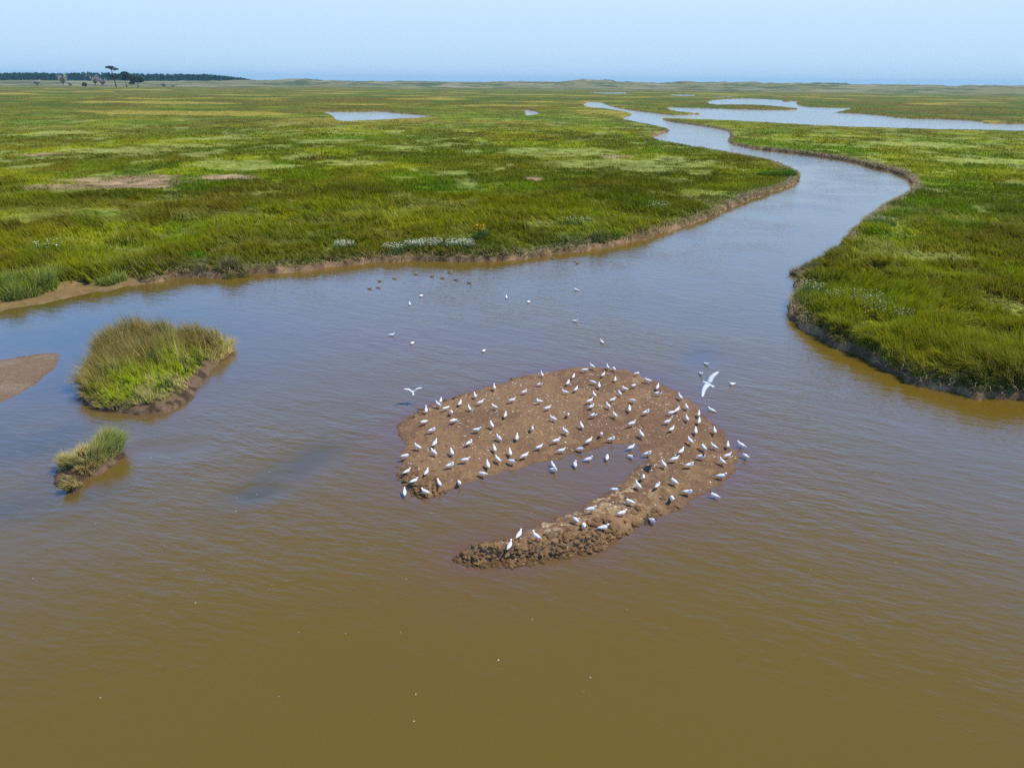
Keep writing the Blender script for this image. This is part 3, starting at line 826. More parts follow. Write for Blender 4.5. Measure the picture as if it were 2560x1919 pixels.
# ------------------------------------------------------------------ clumps and flowers on the banks
def clump(name, px, py, zg, rad, n, h, cols, label, cat='plant', lean=0.6, group=None, w=0.02, flowers=None, squash=1.0):
    p = at(np.array([float(px)]), np.array([float(py)]), zg)[0]
    x0, y0 = p
    z0 = float(lookup(TZ, np.array([x0]), np.array([y0]))[0])
    z0 = max(z0, 0.05)
    root = empty(name, (x0, y0, z0))
    rad_ = rad * np.sqrt(RNG.uniform(0, 1, n)); a = RNG.uniform(0, 2 * math.pi, n)
    x = rad_ * np.cos(a); y = rad_ * np.sin(a) * squash
    if not flowers:      # several ragged tufts
        nk = 9; kc = RNG.normal(0, .45, (nk, 2)) * rad * np.array([1.5, squash]); kk = RNG.integers(0, nk, n)
        x = kc[kk, 0] + x * .42; y = kc[kk, 1] + y * .42
        h = h * RNG.uniform(.6, 1.25, nk)[kk]
        if name != 'grass_tussock':      # nothing roots in open water
            ok = lookup(SD, x + x0, y + y0) > (.15 if wetfront(np.array([x0]), np.array([y0]))[0] < .5 else .6)
            x, y, rad_, a, h = x[ok], y[ok], rad_[ok], a[ok], h[ok]; n = int(ok.sum())
    zz = np.maximum(lookup(TZ, x + x0, y + y0), 0.0) - z0
    c = mixc(np.broadcast_to(cols[0], (n, 3)), cols[1], RNG.uniform(0, 1, n)) * RNG.uniform(.75, 1.25, n)[:, None]
    h = h * (.55 + .9 * fbm((x + x0) * 1.7, (y + y0) * 1.7, 951, 3)) * (1 - .35 * (rad_ / rad) ** 2)
    fr = make_blades(x, y, zz, h * RNG.uniform(.6, 1.15, n), w * RNG.uniform(.7, 1.3, n), a + RNG.normal(0, .5, n),
                     np.clip(rad_ / rad * lean + RNG.normal(0, .12, n), .02, 1.5), c, c * 1.08)
    mesh_arrays('leaves' if flowers else 'blades', *fr[:2], M_GRASS, fr[2], root)
    if flowers:
        col, nf, size, fh = flowers
        fx = rad * 0.95 * np.sqrt(RNG.uniform(0, 1, nf)); fa = RNG.uniform(0, 2 * math.pi, nf)
        px_, py_ = fx * np.cos(fa), fx * np.sin(fa) * squash
        pz = np.maximum(lookup(TZ, px_ + x0, py_ + y0), 0) - z0 + fh * RNG.uniform(.65, 1.1, nf)
        me = flower_mesh(px_, py_, pz, size, col)
        mesh_arrays('blossom', *me[:2], M_FLOWER, me[2], root)['kind'] = 'stuff'
    tag(root, label, cat, group)
    return root
M_FLOWER = vcol_mat('flower_petals', 0.7, 0.2)
def flower_mesh(x, y, z, size, col):
    n = len(x); k = 5
    V = np.empty((n, k + 1, 3)); s = size * RNG.uniform(.6, 1.3, n)
    ph = RNG.uniform(0, 6.28, n); tx = RNG.uniform(-.6, .6, n); ty = RNG.uniform(-.8, .2, n)
    V[:, 0] = np.stack([x, y, z + s * .35], -1)
    for j in range(k):
        aa = ph + j * 2 * math.pi / k
        dx = np.cos(aa) * s; dy = np.sin(aa) * s
        V[:, j + 1] = np.stack([x + dx, y + dy, z + dx * tx + dy * ty], -1)
    b = np.arange(n)[:, None, None] * (k + 1)
    Fc = (b + np.array([[0, j + 1, (j + 1) % k + 1] for j in range(k)])[None]).reshape(-1, 3)
    C = np.broadcast_to(np.asarray(col), (n, k + 1, 3)) * RNG.uniform(.85, 1.1, n)[:, None, None]
    return V.reshape(-1, 3), Fc, C.reshape(-1, 3)

sed = (lin(.17, .23, .02), lin(.32, .36, .09))
strawc = (lin(.33, .27, .14), lin(.20, .19, .09))
clump('grass_tussock', 588, 676, .3, 0.75, 2600, .75, (lin(.30, .27, .11), lin(.13, .15, .04)), 'rounded straw coloured grass tussock drooping over the water from the far bank', lean=1.45, w=.03)
clump('grass_tussock', 492, 672, .3, 0.7, 1300, .5, strawc, 'low dry grass tussock beside the rounded tussock on the far bank', lean=1.3, w=.03)
clump('grass_tussock', 2014, 676, .3, 0.6, 1800, .62, (lin(.33, .27, .16), lin(.16, .16, .06)), 'dry tussock jutting into the channel from the near right bank', lean=1.4, w=.025)
clump('sedge_clump', 95, 718, .3, 1.2, 3000, 1.0, sed, 'grey green sedge clump beside the wet mud at the left end of the far bank', lean=.75, w=.03)
clump('sedge_clump', 10, 735, .3, 1.0, 2000, 1.0, sed, 'dark sedge clump cut by the left border of the view', lean=.75, w=.03)
clump('sedge_clump', 310, 700, .3, 1.0, 2200, .8, sed, 'low grey green sedge clump standing on the waterline left of the tussocks', lean=.85, w=.03)
clump('sedge_clump', 1960, 440, .5, 1.6, 2600, 1.0, (lin(.10, .21, .01), lin(.16, .28, .02)), 'bright green sedge clump on the point where the channel bends', lean=.7, w=.05)
clump('sedge_clump', 2380, 958, .4, 0.85, 2600, .5, (lin(.26, .29, .11), lin(.36, .33, .15)), 'pale sedge clump hanging over the mud at the front of the right bank', lean=1.1, w=.02)
clump('sedge_clump', 2470, 966, .4, 0.8, 2600, .55, (lin(.14, .22, .01), lin(.24, .30, .05)), 'grey green sedge clump low on the right bank near the border', lean=1.0, w=.02)
lf = (lin(.10, .17, .03), lin(.15, .21, .06))
wht = (.74, .76, .60)
clump('flowering_plant', 862, 625, .6, 0.8, 900, .8, lf, 'white flowering bush standing alone left of the long white flower bed', flowers=(wht, 260, .034, .8), w=.035)
clump('flowering_plant', 985, 625, .6, 0.9, 800, .65, lf, 'white flowering plant at the left end of the long flower bed', flowers=(wht, 230, .034, .65), w=.035)
clump('flowering_plant', 1060, 620, .6, 1.5, 2000, .75, lf, 'broad white flowering plant filling the middle of the flower bed', flowers=(wht, 700, .034, .75), w=.035, squash=.6)
clump('flowering_plant', 1150, 622, .6, 1.2, 1500, .75, lf, 'white flowering plant right of the bed middle below the yellow blooms', flowers=(wht, 520, .034, .75), w=.035, squash=.6)
clump('flowering_plant', 1200, 598, .6, 0.55, 500, 1.1, lf, 'tall yellow flowering plant above the white flower bed', flowers=((.75, .42, .01), 60, .06, 1.15), w=.035)
clump('flowering_plant', 2030, 728, .7, 0.8, 700, .7, lf, 'small white flowering plant at the left tip of the right bank', flowers=(wht, 70, .03, .75), w=.025)
clump('flowering_plant', 2130, 760, .7, 1.6, 2000, .75, lf, 'wide bed of white flowers on the right bank', flowers=(wht, 330, .026, .82), w=.025, squash=.8)
clump('flowering_plant', 2190, 785, .7, 1.1, 1200, .75, lf, 'white flowers at the right end of the wide bed', flowers=(wht, 130, .026, .82), w=.025, squash=.8)
clump('flowering_plant', 2255, 805, .7, 0.6, 500, .75, lf, 'small patch of white flowers nearest the front of the right bank', flowers=(wht, 45, .026, .82), w=.025, squash=.8)
clump('flowering_plant', 2195, 555, .8, 1.5, 1300, .7, lf, 'pale flowering patch near the back of the right bank', flowers=((.6, .65, .5), 160, .035, .8), w=.03, squash=.8)
clump('flowering_plant', 1645, 520, .6, 1.4, 900, .6, lf, 'scattered white flowers on the far bank above the straw edge', flowers=(wht, 90, .05, .7), w=.05)
clump('flowering_plant', 1440, 560, .6, 1.6, 900, .6, lf, 'loose white flowers between the flower bed and the channel bend', flowers=(wht, 90, .045, .7), w=.05)
clump('flowering_plant', 120, 640, .6, 1.3, 900, .8, lf, 'sparse white flowers behind the left sedge clump', flowers=(wht, 60, .045, .95), w=.04, squash=.6)
brt = (lin(.12, .22, .01), lin(.17, .26, .02))
clump('leafy_plant', 505, 645, .6, 1.6, 2600, .55, brt, 'bright lime green leafy plant behind the rounded tussock', lean=1.0, w=.06, squash=.5)
clump('leafy_plant', 1480, 590, .6, 1.4, 2000, .5, brt, 'bright green leafy plant low on the far bank right of the flower bed', lean=1.0, w=.06, squash=.5)

# ------------------------------------------------------------------ loose feathers and shells, painted sun glints
def flecks(name, pts, size, col, label, cat):
    n = len(pts); k = 6
    V = np.empty((n, k + 1, 3)); a0 = RNG.uniform(0, 6.28, n); el = RNG.uniform(.3, .9, n); s = size * RNG.uniform(.45, 1.3, n)
    V[:, 0] = pts + np.stack([0 * s, 0 * s, s * .5], -1)
    for j in range(k):
        t = j * 2 * math.pi / k
        u = np.cos(t) * s; v = np.sin(t) * s * el * RNG.uniform(.7, 1.2, n)
        V[:, j + 1] = pts + np.stack([u * np.cos(a0) - v * np.sin(a0), u * np.sin(a0) + v * np.cos(a0), 0 * s + .004], -1)
    b = np.arange(n)[:, None, None] * (k + 1)
    Fc = (b + np.array([[0, j + 1, (j + 1) % k + 1] for j in range(k)])[None]).reshape(-1, 3)
    C = np.broadcast_to(np.asarray(col), (n, k + 1, 3)) * RNG.uniform(.7, 1.05, n)[:, None, None]
    o = mesh_arrays(name, V.reshape(-1, 3), Fc, M_FLOWER, C.reshape(-1, 3))
    tag(o, label, cat, kind='stuff')
lo, hi = MUD.min(0), MUD.max(0)
fx = RNG.uniform(lo[0], hi[0], 5200); fy = RNG.uniform(lo[1], hi[1], 5200)
fs = sdist(fx, fy, [MUD]); fd = fbm(fx / .8, fy / .8, 801, 4)
ok = (fs > 0.1) & (RNG.uniform(.36, .72, len(fx)) < fd)
fx, fy = fx[ok][:900], fy[ok][:900]
flecks('scattered_feathers', np.stack([fx, fy, grid_lookup(MX, MY, MZ, fx, fy)], -1), .028, (.78, .74, .66), 'small white feathers and shell bits scattered over the mud bank', 'feathers')
fx = np.concatenate([RNG.uniform(-14, 2, 34), RNG.uniform(-8, 14, 24)]); fy = np.concatenate([RNG.uniform(10.5, 24, 34), RNG.uniform(11, 26, 24)])
ok = sdist(fx, fy, [MUD]) < -.3
fx, fy = fx[ok], fy[ok]
flecks('water_glint_flecks', np.stack([fx, fy, fx * 0 + .004], -1), .016, (.8, .8, .8), 'tiny white flecks painted as sun glints on the brown water', 'feathers')  # white flecks laid on the surface in place of sun glints

# ------------------------------------------------------------------ birds
M_BIRD = vcol_mat('bird_plumage', 0.75, 0.2)
M_RED = plain('red_bill_and_legs', (.28, .025, .018), .5)
M_DARKBILL = plain('dark_bill', (.05, .035, .02), .5)

def loft(stations, seg=12):
    """closed body from stations (x, y, z, half width, half height)"""
    P = np.array([s[:3] for s in stations], float)
    T = np.gradient(P, axis=0); T /= np.linalg.norm(T, axis=1)[:, None]
    V = []
    for k, s in enumerate(stations):
        side = np.cross(T[k], [0, 0, 1.0]); side /= np.linalg.norm(side) + 1e-9
        up = np.cross(side, T[k])
        for j in range(seg):
            a = 2 * math.pi * j / seg
            V.append(P[k] + side * math.cos(a) * s[3] + up * math.sin(a) * s[4])
    n = len(stations)
    Fc = []
    for k in range(n - 1):
        for j in range(seg):
            a, b = k * seg + j, k * seg + (j + 1) % seg
            Fc += [(a, b, b + seg), (a, b + seg, a + seg)]
    V += [P[0] - T[0] * .004, P[-1] + T[-1] * .004]
    for j in range(seg):
        Fc += [(n * seg, (j + 1) % seg, j), (n * seg + 1, (n - 1) * seg + j, (n - 1) * seg + (j + 1) % seg)]
    return np.array(V), np.array(Fc)

BODY = [(0, -.205, .158, .010, .003), (0, -.17, .160, .024, .007), (0, -.12, .164, .036, .020), (0, -.07, .167, .054, .044), (0, -.01, .171, .066, .060), (0, .045, .178, .064, .063), (0, .085, .190, .052, .056)]
HEADS = {
 'stand': [(0, .112, .212, .037, .040), (0, .128, .236, .030, .032), (0, .142, .258, .031, .031), (0, .165, .266, .027, .026), (0, .184, .264, .013, .013)],
 'alert': [(0, .108, .218, .034, .037), (0, .117, .250, .026, .028), (0, .124, .282, .027, .028), (0, .144, .302, .028, .026), (0, .166, .300, .013, .013)],
 'preen': [(0, .108, .216, .036, .038), (.012, .104, .244, .031, .032), (.030, .082, .258, .031, .029), (.044, .056, .256, .025, .024), (.050, .036, .248, .012, .012)],
 'low':   [(0, .118, .196, .036, .038), (0, .145, .206, .031, .030), (0, .170, .212, .030, .029), (0, .192, .212, .025, .024), (0, .208, .208, .012, .012)],
}
BILLTIP = {'stand': ((0, .184, .264), (0, .222, .255)), 'alert': ((0, .166, .300), (0, .204, .292)), 'preen': ((.050, .036, .248), (.058, .006, .232)), 'low': ((0, .208, .208), (0, .244, .196))}

def bird_body(pose, hood, swim=False, duck=False):
    st = [list(s) for s in BODY + HEADS[pose]]
    V, Fc = loft(st)
    nb = len(st) * 12
    C = np.empty((len(V), 3))
    hy = st[-3][1]
    white, grey, black, brown = lin(.88, .87, .85), lin(.72, .73, .74), lin(.02, .02, .022), lin(.06, .035, .022)
    for i, v in enumerate(V):
        x, y, z = v
        k = min(i // 12, len(st) - 1); head = k >= len(BODY) + 1
        c = white
        if not head and y < .07 and z > st[k][2] - .004 and y > -.165 : c = grey
        if not head and y < -.165: c = white
        if head and hood and k >= len(BODY) + 2: c = brown
        if head and not hood and k == len(BODY) + 2 and abs(x - st[k][0]) > .024: c = lin(.35, .34, .33)
        if duck:
            c = lin(.34, .24, .14) if not head else lin(.38, .28, .17)
            if y < -.16: c = lin(.13, .09, .06)
            if abs(x) < .02 and z > .2 and not head: c = lin(.19, .125, .07)
        C[i] = c
    parts = [(V, Fc, C)]
    # folded wing tips crossing over the tail
    for s in (-1, 1):
        w = np.array([(s * .052, .01, .190), (s * .060, -.05, .172), (s * .038, -.13, .170), (s * .006, -.235, .176), (s * .014, -.13, .190), (s * .030, -.04, .222)])
        o = np.array([s * .004, 0, .004])
        W2 = np.concatenate([w, w + o])
        f = [(0, 1, 5), (1, 4, 5), (1, 2, 4), (2, 3, 4)]
        f2 = [(a + 6, b + 6, c + 6) for a, b, c in f]
        rim = [0, 1, 2, 3, 4, 5]
        f3 = []
        for a, b in zip(rim, rim[1:] + rim[:1]):
            f3 += [(a, b, b + 6), (a, b + 6, a + 6)]
        cc = np.array([grey, grey, grey, black, white, grey] * 2) if not duck else np.array([lin(.20, .135, .08)] * 12)
        parts.append((W2, np.array(f + f2 + f3), cc))
    V, Fc, C = merge(parts)
    if swim:
        V = V.copy(); V[:, 2] -= .125
    if duck:
        V = V * 1.02
    return mesh_arrays('body', V, Fc, M_BIRD, C, smooth=True, link=False)

def bill_mesh(pose, swim=False, duck=False):
    a, b = [np.array(q) for q in BILLTIP[pose]]
    d = b - a; L = np.linalg.norm(d)
    st = [tuple(a - d * .12) + (.008, .009), tuple(a + d * .45) + (.006 if not duck else .011, .007), tuple(b) + (.002 if not duck else .010, .002)]
    V, Fc = loft(st, 6)
    if swim: V[:, 2] -= .125
    if duck: V = V * 1.02
    return mesh_arrays('bill', V, Fc, M_DARKBILL if duck else M_RED, smooth=True, link=False)

def leg_mesh(s):
    st = [(s * .024, -.005, .128, .006, .006), (s * .024, .000, .062, .005, .005), (s * .024, -.006, .008, .005, .005)]
    V, Fc = loft(st, 6)
    foot = np.array([(s * .024, -.014, .006), (s * .024 - .020, .032, .005), (s * .024, .044, .005), (s * .024 + .020, .032, .005), (s * .024, 0, .014)])
    ff = np.array([(0, 2, 1), (0, 3, 2), (0, 1, 4), (1, 2, 4), (2, 3, 4), (3, 0, 4)])
    V2, F2, _ = merge([(V, Fc, V), (foot, ff, foot)])
    return mesh_arrays('leg', V2, F2, M_RED, link=False)

LEGS = [leg_mesh(-1), leg_mesh(1)]
CACHE = {}
def meshes(pose, hood, swim, duck=False):
    k = (pose, hood, swim, duck)
    if k not in CACHE:
        CACHE[k] = (bird_body(pose, hood, swim, duck), bill_mesh(pose, swim, duck))
    return CACHE[k]

def put(name, me, parent):
    o = bpy.data.objects.new(name, me)
    COL.objects.link(o); o.parent = parent
    return o

def bird(name, loc, rz, pose='stand', hood=False, swim=False, duck=False, tilt=0.0, scale=1.0):
    root = empty(name, loc, rz)
    root.rotation_euler = (tilt, 0, rz)
    root.scale = (scale,) * 3
    b, bl = meshes(pose, hood, swim, duck)
    put('body', b, root); put('bill', bl, root)
    if not swim:
        for lm in LEGS: put('leg', lm, root)
    return root

V1 = (960, 860, 4.146); V2_ = (1400, 860, 4.144); V3 = (960, 1140, 4.608); V4 = (1400, 1100, 4.424); V5 = (880, 640, 3.352)
# head x, y, tail x, y in each close look at the photograph, pose letter (s stand, a alert, p preen, l low), h = brown hood
GULLS = [(V1, """1623 265 1655 325 a|1975 295 1955 345 s|1925 360 1890 415 s|1138 395 1150 465 a|932 482 958 545 a|595 538 580 600 s|540 592 588 635 s|675 640 600 665 l|432 620 440 705 a|805 560 770 630 s|860 610 908 680 s|1040 568 960 605 s|1110 612 1185 655 s|705 712 690 680 p|1365 550 1290 580 s|1485 470 1430 495 p|1640 395 1595 410 ph|1845 462 1915 495 s|1580 575 1630 585 p|1740 625 1650 660 s|1265 690 1250 755 s|372 812 458 785 l|675 795 770 770 l|1095 790 1140 860 s|1715 735 1790 775 s|1905 735 1910 695 ph|525 870 470 890 p|1000 855 920 880 s|1535 885 1535 845 ph|1855 860 1905 905 s|1155 918 1225 980 s|1382 905 1375 990 s|310 1020 390 1070 s|560 970 495 1055 s|485 1075 548 1130 s|690 1070 720 1145 s|910 995 860 1030 p|1130 1025 1162 1105 s|1298 1075 1318 1155 s|1500 1120 1410 1170 s|1650 1030 1565 1075 s|1825 965 1740 1005 s|1880 1068 1795 1100 s|260 1130 180 1160 sh|880 1165 800 1195 s|715 1230 660 1255 p|1062 1190 1090 1275 s|1150 1140 1215 1210 s|1370 1200 1290 1200 sh|280 1275 195 1325 s|465 1265 412 1365 s|1060 1345 985 1330 l|545 1370 595 1455 s|350 1390 260 1445 s|785 1455 775 1412 p|210 1475 215 1560 s|380 1500 475 1550 s|1730 1200 1775 1270 s|1800 1300 1730 1285 p|1975 1205 1985 1260 p"""),
 (V2_, """295 255 212 262 l|315 200 358 238 s|480 190 515 250 a|535 205 590 270 ah|460 285 435 320 s|575 320 570 380 s|325 375 370 395 l|405 390 408 445 s|830 280 768 300 sh|885 345 945 375 s|735 430 795 408 l|1025 400 1000 460 s|650 445 690 460 p|605 470 640 520 s|190 420 140 480 s|335 480 378 535 s|355 550 260 600 s|585 540 508 575 s|785 580 722 565 l|1045 495 1000 505 ph|1230 510 1262 555 s|345 620 310 645 p|490 605 515 645 s|720 625 722 690 s|550 690 592 740 s|385 715 325 735 ph|920 685 870 705 p|1240 645 1190 690 s|1185 695 1120 710 l|1300 605 1330 660 s|1442 680 1438 740 s|1445 755 1440 815 s|205 795 245 860 s|795 790 700 825 s|1150 770 1085 800 s|1308 725 1330 780 s|1190 835 1125 890 s|815 885 875 955 s|425 935 430 900 s|1405 850 1412 915 s|1600 860 1610 910 s|335 965 268 1010 s|565 975 510 990 p|1325 955 1385 1020 s|775 1035 697 1080 s|255 1070 180 1080 sh|1470 1025 1515 1085 sh|1575 1020 1620 1060 s|1742 1010 1740 1050 s|1840 1000 1915 1045 s|1290 1060 1225 1130 s|345 1160 250 1190 s|492 1130 485 1190 sh|770 1145 700 1140 sh|940 1120 885 1135 p|1235 1155 1145 1190 s|1495 1150 1440 1155 ph|1785 1115 1700 1150 s|1655 1165 1720 1230 s|1895 1125 1950 1165 ph|1055 1195 1105 1260 s|1375 1230 1310 1250 p|855 1380 868 1350 ph|1715 1335 1635 1355 s|1155 1375 1220 1435 sh|785 1410 840 1480 s|1025 1430 1000 1465 p|610 1475 535 1490 sh|1345 1515 1300 1525 p|1560 1525 1650 1580 sh|1162 1605 1160 1565 p|690 1590 765 1635 sh"""),
 (V4, """400 740 285 770 s|735 765 630 815 s|150 830 200 880 ph|262 960 266 915 p|540 900 425 935 s|1070 880 990 860 sh"""),
 (V3, """1480 912 1415 1055 a|1580 850 1530 940 s|1712 862 1800 950 a""")]
SWIM = [(V5, "350 645 310 660 s|485 730 527 712 l|1085 795 1125 775 l|558 330 602 322 l|482 385 484 405 s|1293 330 1296 350 s|1460 380 1502 374 l|1878 270 1884 284 s|1885 533 1852 541 s|2096 704 2099 722 s"),
 (V2_, "1552 205 1482 188 s|1488 310 1430 280 s|1775 395 1798 410 s|1573 660 1574 685 s")]

def heading(rec, z0, zh, zt):
    (ox, oy, sc), q = rec
    hx, hy, tx, ty = [float(v) for v in q[:4]]
    ph = (ox + hx / sc, oy + hy / sc); pt = (ox + tx / sc, oy + ty / sc)
    h = at(np.array(ph[0]), np.array(ph[1]), z0 + zh); t = at(np.array(pt[0]), np.array(pt[1]), z0 + zt)
    mid = at(np.array((ph[0] + pt[0]) / 2), np.array((ph[1] + pt[1]) / 2), z0 + (zh + zt) / 2)
    d = h - t
    return mid, d, ((ph[0] + pt[0]) / 2, (ph[1] + pt[1]) / 2)

def look_words(d, mid):
    view = np.array(mid) / np.linalg.norm(mid)
    a = d @ view; r = d[0] * view[1] - d[1] * view[0]
    ang = math.degrees(math.atan2(r, a)) % 360
    return ['facing away', 'facing away-right', 'facing right', 'facing near-right', 'facing viewer', 'facing near-left', 'facing left', 'facing away-left'][int(((ang + 22.5) % 360) // 45)]

recs = []
for reg, txt in GULLS:
    for s in txt.split('|'):
        q = s.split(); fl = q[4]
        pose = {'s': 'stand', 'a': 'alert', 'p': 'preen', 'l': 'low'}[fl[0]]; hood = 'h' in fl
        zh = {'stand': .25, 'alert': .29, 'preen': .21, 'low': .2}[pose]
        mid, d, pxy = heading((reg, q), 0.1, zh, .16)
        zg = max(mud_z(*mid), -.05)
        mid, d, pxy = heading((reg, q), zg, zh, .16)
        zg = max(mud_z(*mid), -.05)
        recs.append(dict(loc=(mid[0], mid[1], zg), d=d, px=pxy, pose=pose, hood=hood))

def zone(r):
    x, y = r['px']
    sd = float(sdist(np.array([r['loc'][0]]), np.array([r['loc'][1]]), [MUD])[0])
    if y > 1310: return "at the front mud spit's tip"
    if y > 1255: return "on the pebbly front mud spit"
    if sd < 0.02:
        if x < 1060: return "in water off the mud's left corner"
        if x < 1660 and y > 1090: return "wading at the inner pool edge"
        return "wading off the mud's right edge"
    if sd < 1.0 and y < 1035 and x < 1720: return "on the mud's far left rim" if x < 1400 else "on the mud's far right rim"
    if y > 1175 and x < 1240: return "at the mud's lumpy near-left corner"
    if x < 1150: return "on the mud bank's left end"
    if x < 1330: return "left of the mud bank's centre" if y < 1100 else "beside the inner pool's mouth"
    if x < 1500: return "at the mud bank's centre" if y < 1060 else "on mud behind the inner pool"
    if x < 1640: return "on the mud's upper right part" if y < 1100 else "at the front spit's root"
    if y < 1090: return "near the mud's outer right edge"
    return "on the mud's broad right side"
ORD = ['', 'second', 'third', 'fourth', 'fifth', 'sixth', 'seventh', 'eighth', 'ninth', 'tenth']
def assign_labels(rs, words):
    by = {}
    for r in rs: by.setdefault(words(r), []).append(r)
    for w, L in by.items():
        L.sort(key=lambda r: r['px'][0])
        for i, r in enumerate(L):
            if len(L) == 1: r['label'] = w
            elif len(L) == 2: r['label'] = w + (', left one' if i == 0 else ', right one')
            elif i == 0: r['label'] = w + ', leftmost'
            elif i == len(L) - 1: r['label'] = w + ', rightmost'
            else: r['label'] = w + ', ' + ORD[i] + ' from left'
def gull_words(r):
    k = 'brown-hooded gull' if r['hood'] else 'white gull'
    p = {'stand': '', 'alert': ' neck up', 'preen': ' preening', 'low': ' head low'}[r['pose']]
    return k + p + ' ' + look_words(r['d'], r['loc'][:2]) + ' ' + r['zone']
for r in recs: r['zone'] = zone(r)
assign_labels(recs, gull_words)
for r in recs:
    rz = math.atan2(-r['d'][0], r['d'][1])
    g = bird('gull', r['loc'], rz, r['pose'], r['hood'], tilt=random.uniform(-.05, .1), scale=random.uniform(.82, .95))
    tag(g, r['label'], 'gull', 'gulls resting on the mud bank')

srec = []
for reg, txt in SWIM:
    for s in txt.split('|'):
        q = s.split()
        mid, d, pxy = heading((reg, q), 0, .14, .04)
        srec.append(dict(loc=(mid[0], mid[1], 0.0), d=d, px=pxy, pose='stand' if q[4] == 's' else 'low', hood=False))
for px in ((1814, 286), (2147, 299), (1690, 285)):
    p = at(np.array(float(px[0])), np.array(float(px[1])), .1)
    srec.append(dict(loc=(p[0], p[1], 0.0), d=np.array([1.0, .2]), px=px, pose='stand', hood=False, far=True))
def swim_words(r):
    x, y = r['px']
    if r.get('far'): z = 'floating on the distant lagoon'
    elif x > 1700: z = 'floating off the right side of the mud bank'
    elif y < 780: z = 'swimming between the ducks and the mud bank'
    else: z = 'swimming in mid channel behind the mud bank'
    return 'white gull ' + look_words(r['d'], r['loc'][:2]) + ' ' + z
assign_labels(srec, swim_words)
for r in srec:
    g = bird('gull', r['loc'], math.atan2(-r['d'][0], r['d'][1]), r['pose'], False, swim=True, scale=.98)
    tag(g, r['label'], 'gull', 'gulls swimming in the channel')

DUCK = [(147,268,1),(220,258,1),(230,205,-1),(357,182,1),(535,146,1),(670,165,1),(760,180,1),(825,122,1),(820,138,1),(870,195,1),(982,220,1),(1685,18,1),(1870,40,-1),(1888,57,-1)]
drec = []
for x, y, sgn in DUCK:
    px = (V5[0] + x / V5[2], V5[1] + y / V5[2])
    p = at(np.array(px[0]), np.array(px[1]), .06)
    drec.append(dict(loc=(p[0], p[1], 0.0), d=np.array([sgn * 1.0, random.uniform(-.4, .4)]), px=px))
assign_labels(drec, lambda r: 'brown duck swimming off the far bank ' + ('beyond the flower bed' if r['px'][0] > 1300 else 'in the loose flock') + ' ' + ('facing right' if r['d'][0] > 0 else 'facing left'))
for r in drec:
    g = bird('duck', r['loc'], math.atan2(-r['d'][0], r['d'][1]), 'stand', swim=True, duck=True, scale=.82)
    tag(g, r['label'], 'duck', 'ducks swimming below the far bank')

# flying gulls: body and spread wings in one skin
def flying_gull(loc, right, headv, dihedral, label, size=1.0):
    R = np.array(right, float); R /= np.linalg.norm(R)
    Hd = np.array(headv, float); Hd -= R * (Hd @ R); Hd /= np.linalg.norm(Hd)
    U = np.cross(R, Hd)
    st = [(0, -.20, 0, .052, .004), (0, -.15, 0, .030, .010), (0, -.10, 0, .032, .024), (0, -.03, 0, .046, .044), (0, .05, 0, .048, .046), (0, .11, .004, .036, .036), (0, .15, .008, .030, .030), (0, .18, .008, .027, .027), (0, .20, .004, .013, .013)]
    V, Fc = loft(st)
    C = np.tile(lin(.80, .80, .79), (len(V), 1))
    parts = [(V, Fc, C)]
    for s in (-1, 1):
        span = [(.02, .095, -.080), (.11, .115, -.085), (.21, .120, -.075), (.31, .090, -.080), (.42, .035, -.105), (.50, -.020, -.110), (.56, -.085, -.120)]
        wv, wc = [], []
        for k, (q, le, te) in enumerate(span):
            z = math.sin(dihedral) * q if q < .2 else math.sin(dihedral) * .2 + (q - .2) * math.sin(dihedral * .35)
            x = s * q * math.cos(dihedral * .7)
            th = .012 * (1 - q / .62)
            for y_, zz in ((le, 0), ((le + te) * .55, th), (te, 0), ((le + te) * .55, -th * .4)):
                wv.append((x, y_, z + zz + .02))
                wc.append(lin(.76, .77, .78) if .05 < q < .40 else (lin(.80, .80, .79) if q < .52 else lin(.10, .10, .10)))
        wf_ = []
        for k in range(len(span) - 1):
            for j in range(4):
                a, b = k * 4 + j, k * 4 + (j + 1) % 4
                wf_ += [(a, b, b + 4), (a, b + 4, a + 4)]
        e = (len(span) - 1) * 4
        wf_ += [(e, e + 1, e + 2), (e, e + 2, e + 3), (0, 2, 1), (0, 3, 2)]
        parts.append((np.array(wv), np.array(wf_), np.array(wc)))
    V, Fc, C = merge(parts)
    root = empty('flying_gull', loc); root.scale = (size,) * 3
    B = np.stack([R, Hd, U], 1)
    mesh_arrays('body', V @ B.T, Fc, M_BIRD, C, root, smooth=True)
    V2, F2 = loft([(0, .195, .004, .009, .009), (0, .215, .001, .007, .007), (0, .235, -.004, .002, .002)], 6)
    mesh_arrays('bill', V2 @ B.T, F2, M_RED, None, root, smooth=True)
    tag(root, label, 'gull')
d_ = ray(np.array(1770.), np.array(960.)); d_ = d_ / np.linalg.norm(d_)
def camvec(a, b, c): return CR * a + CU * b + _fwd * c
flying_gull(d_ * 24.4 + np.array([0, 0, CAM_H]), camvec(.60, .80, .30), camvec(-.88, .47, .5), .12, 'large white gull gliding with spread wings above the right water')
d_ = ray(np.array(1033.), np.array(982.)); d_ = d_ / np.linalg.norm(d_)
flying_gull(d_ * 29.5 + np.array([0, 0, CAM_H]), (1, .15, .02), (-.1, 1, .1), .95, 'white gull taking off with raised wings left of the mud bank', .85)

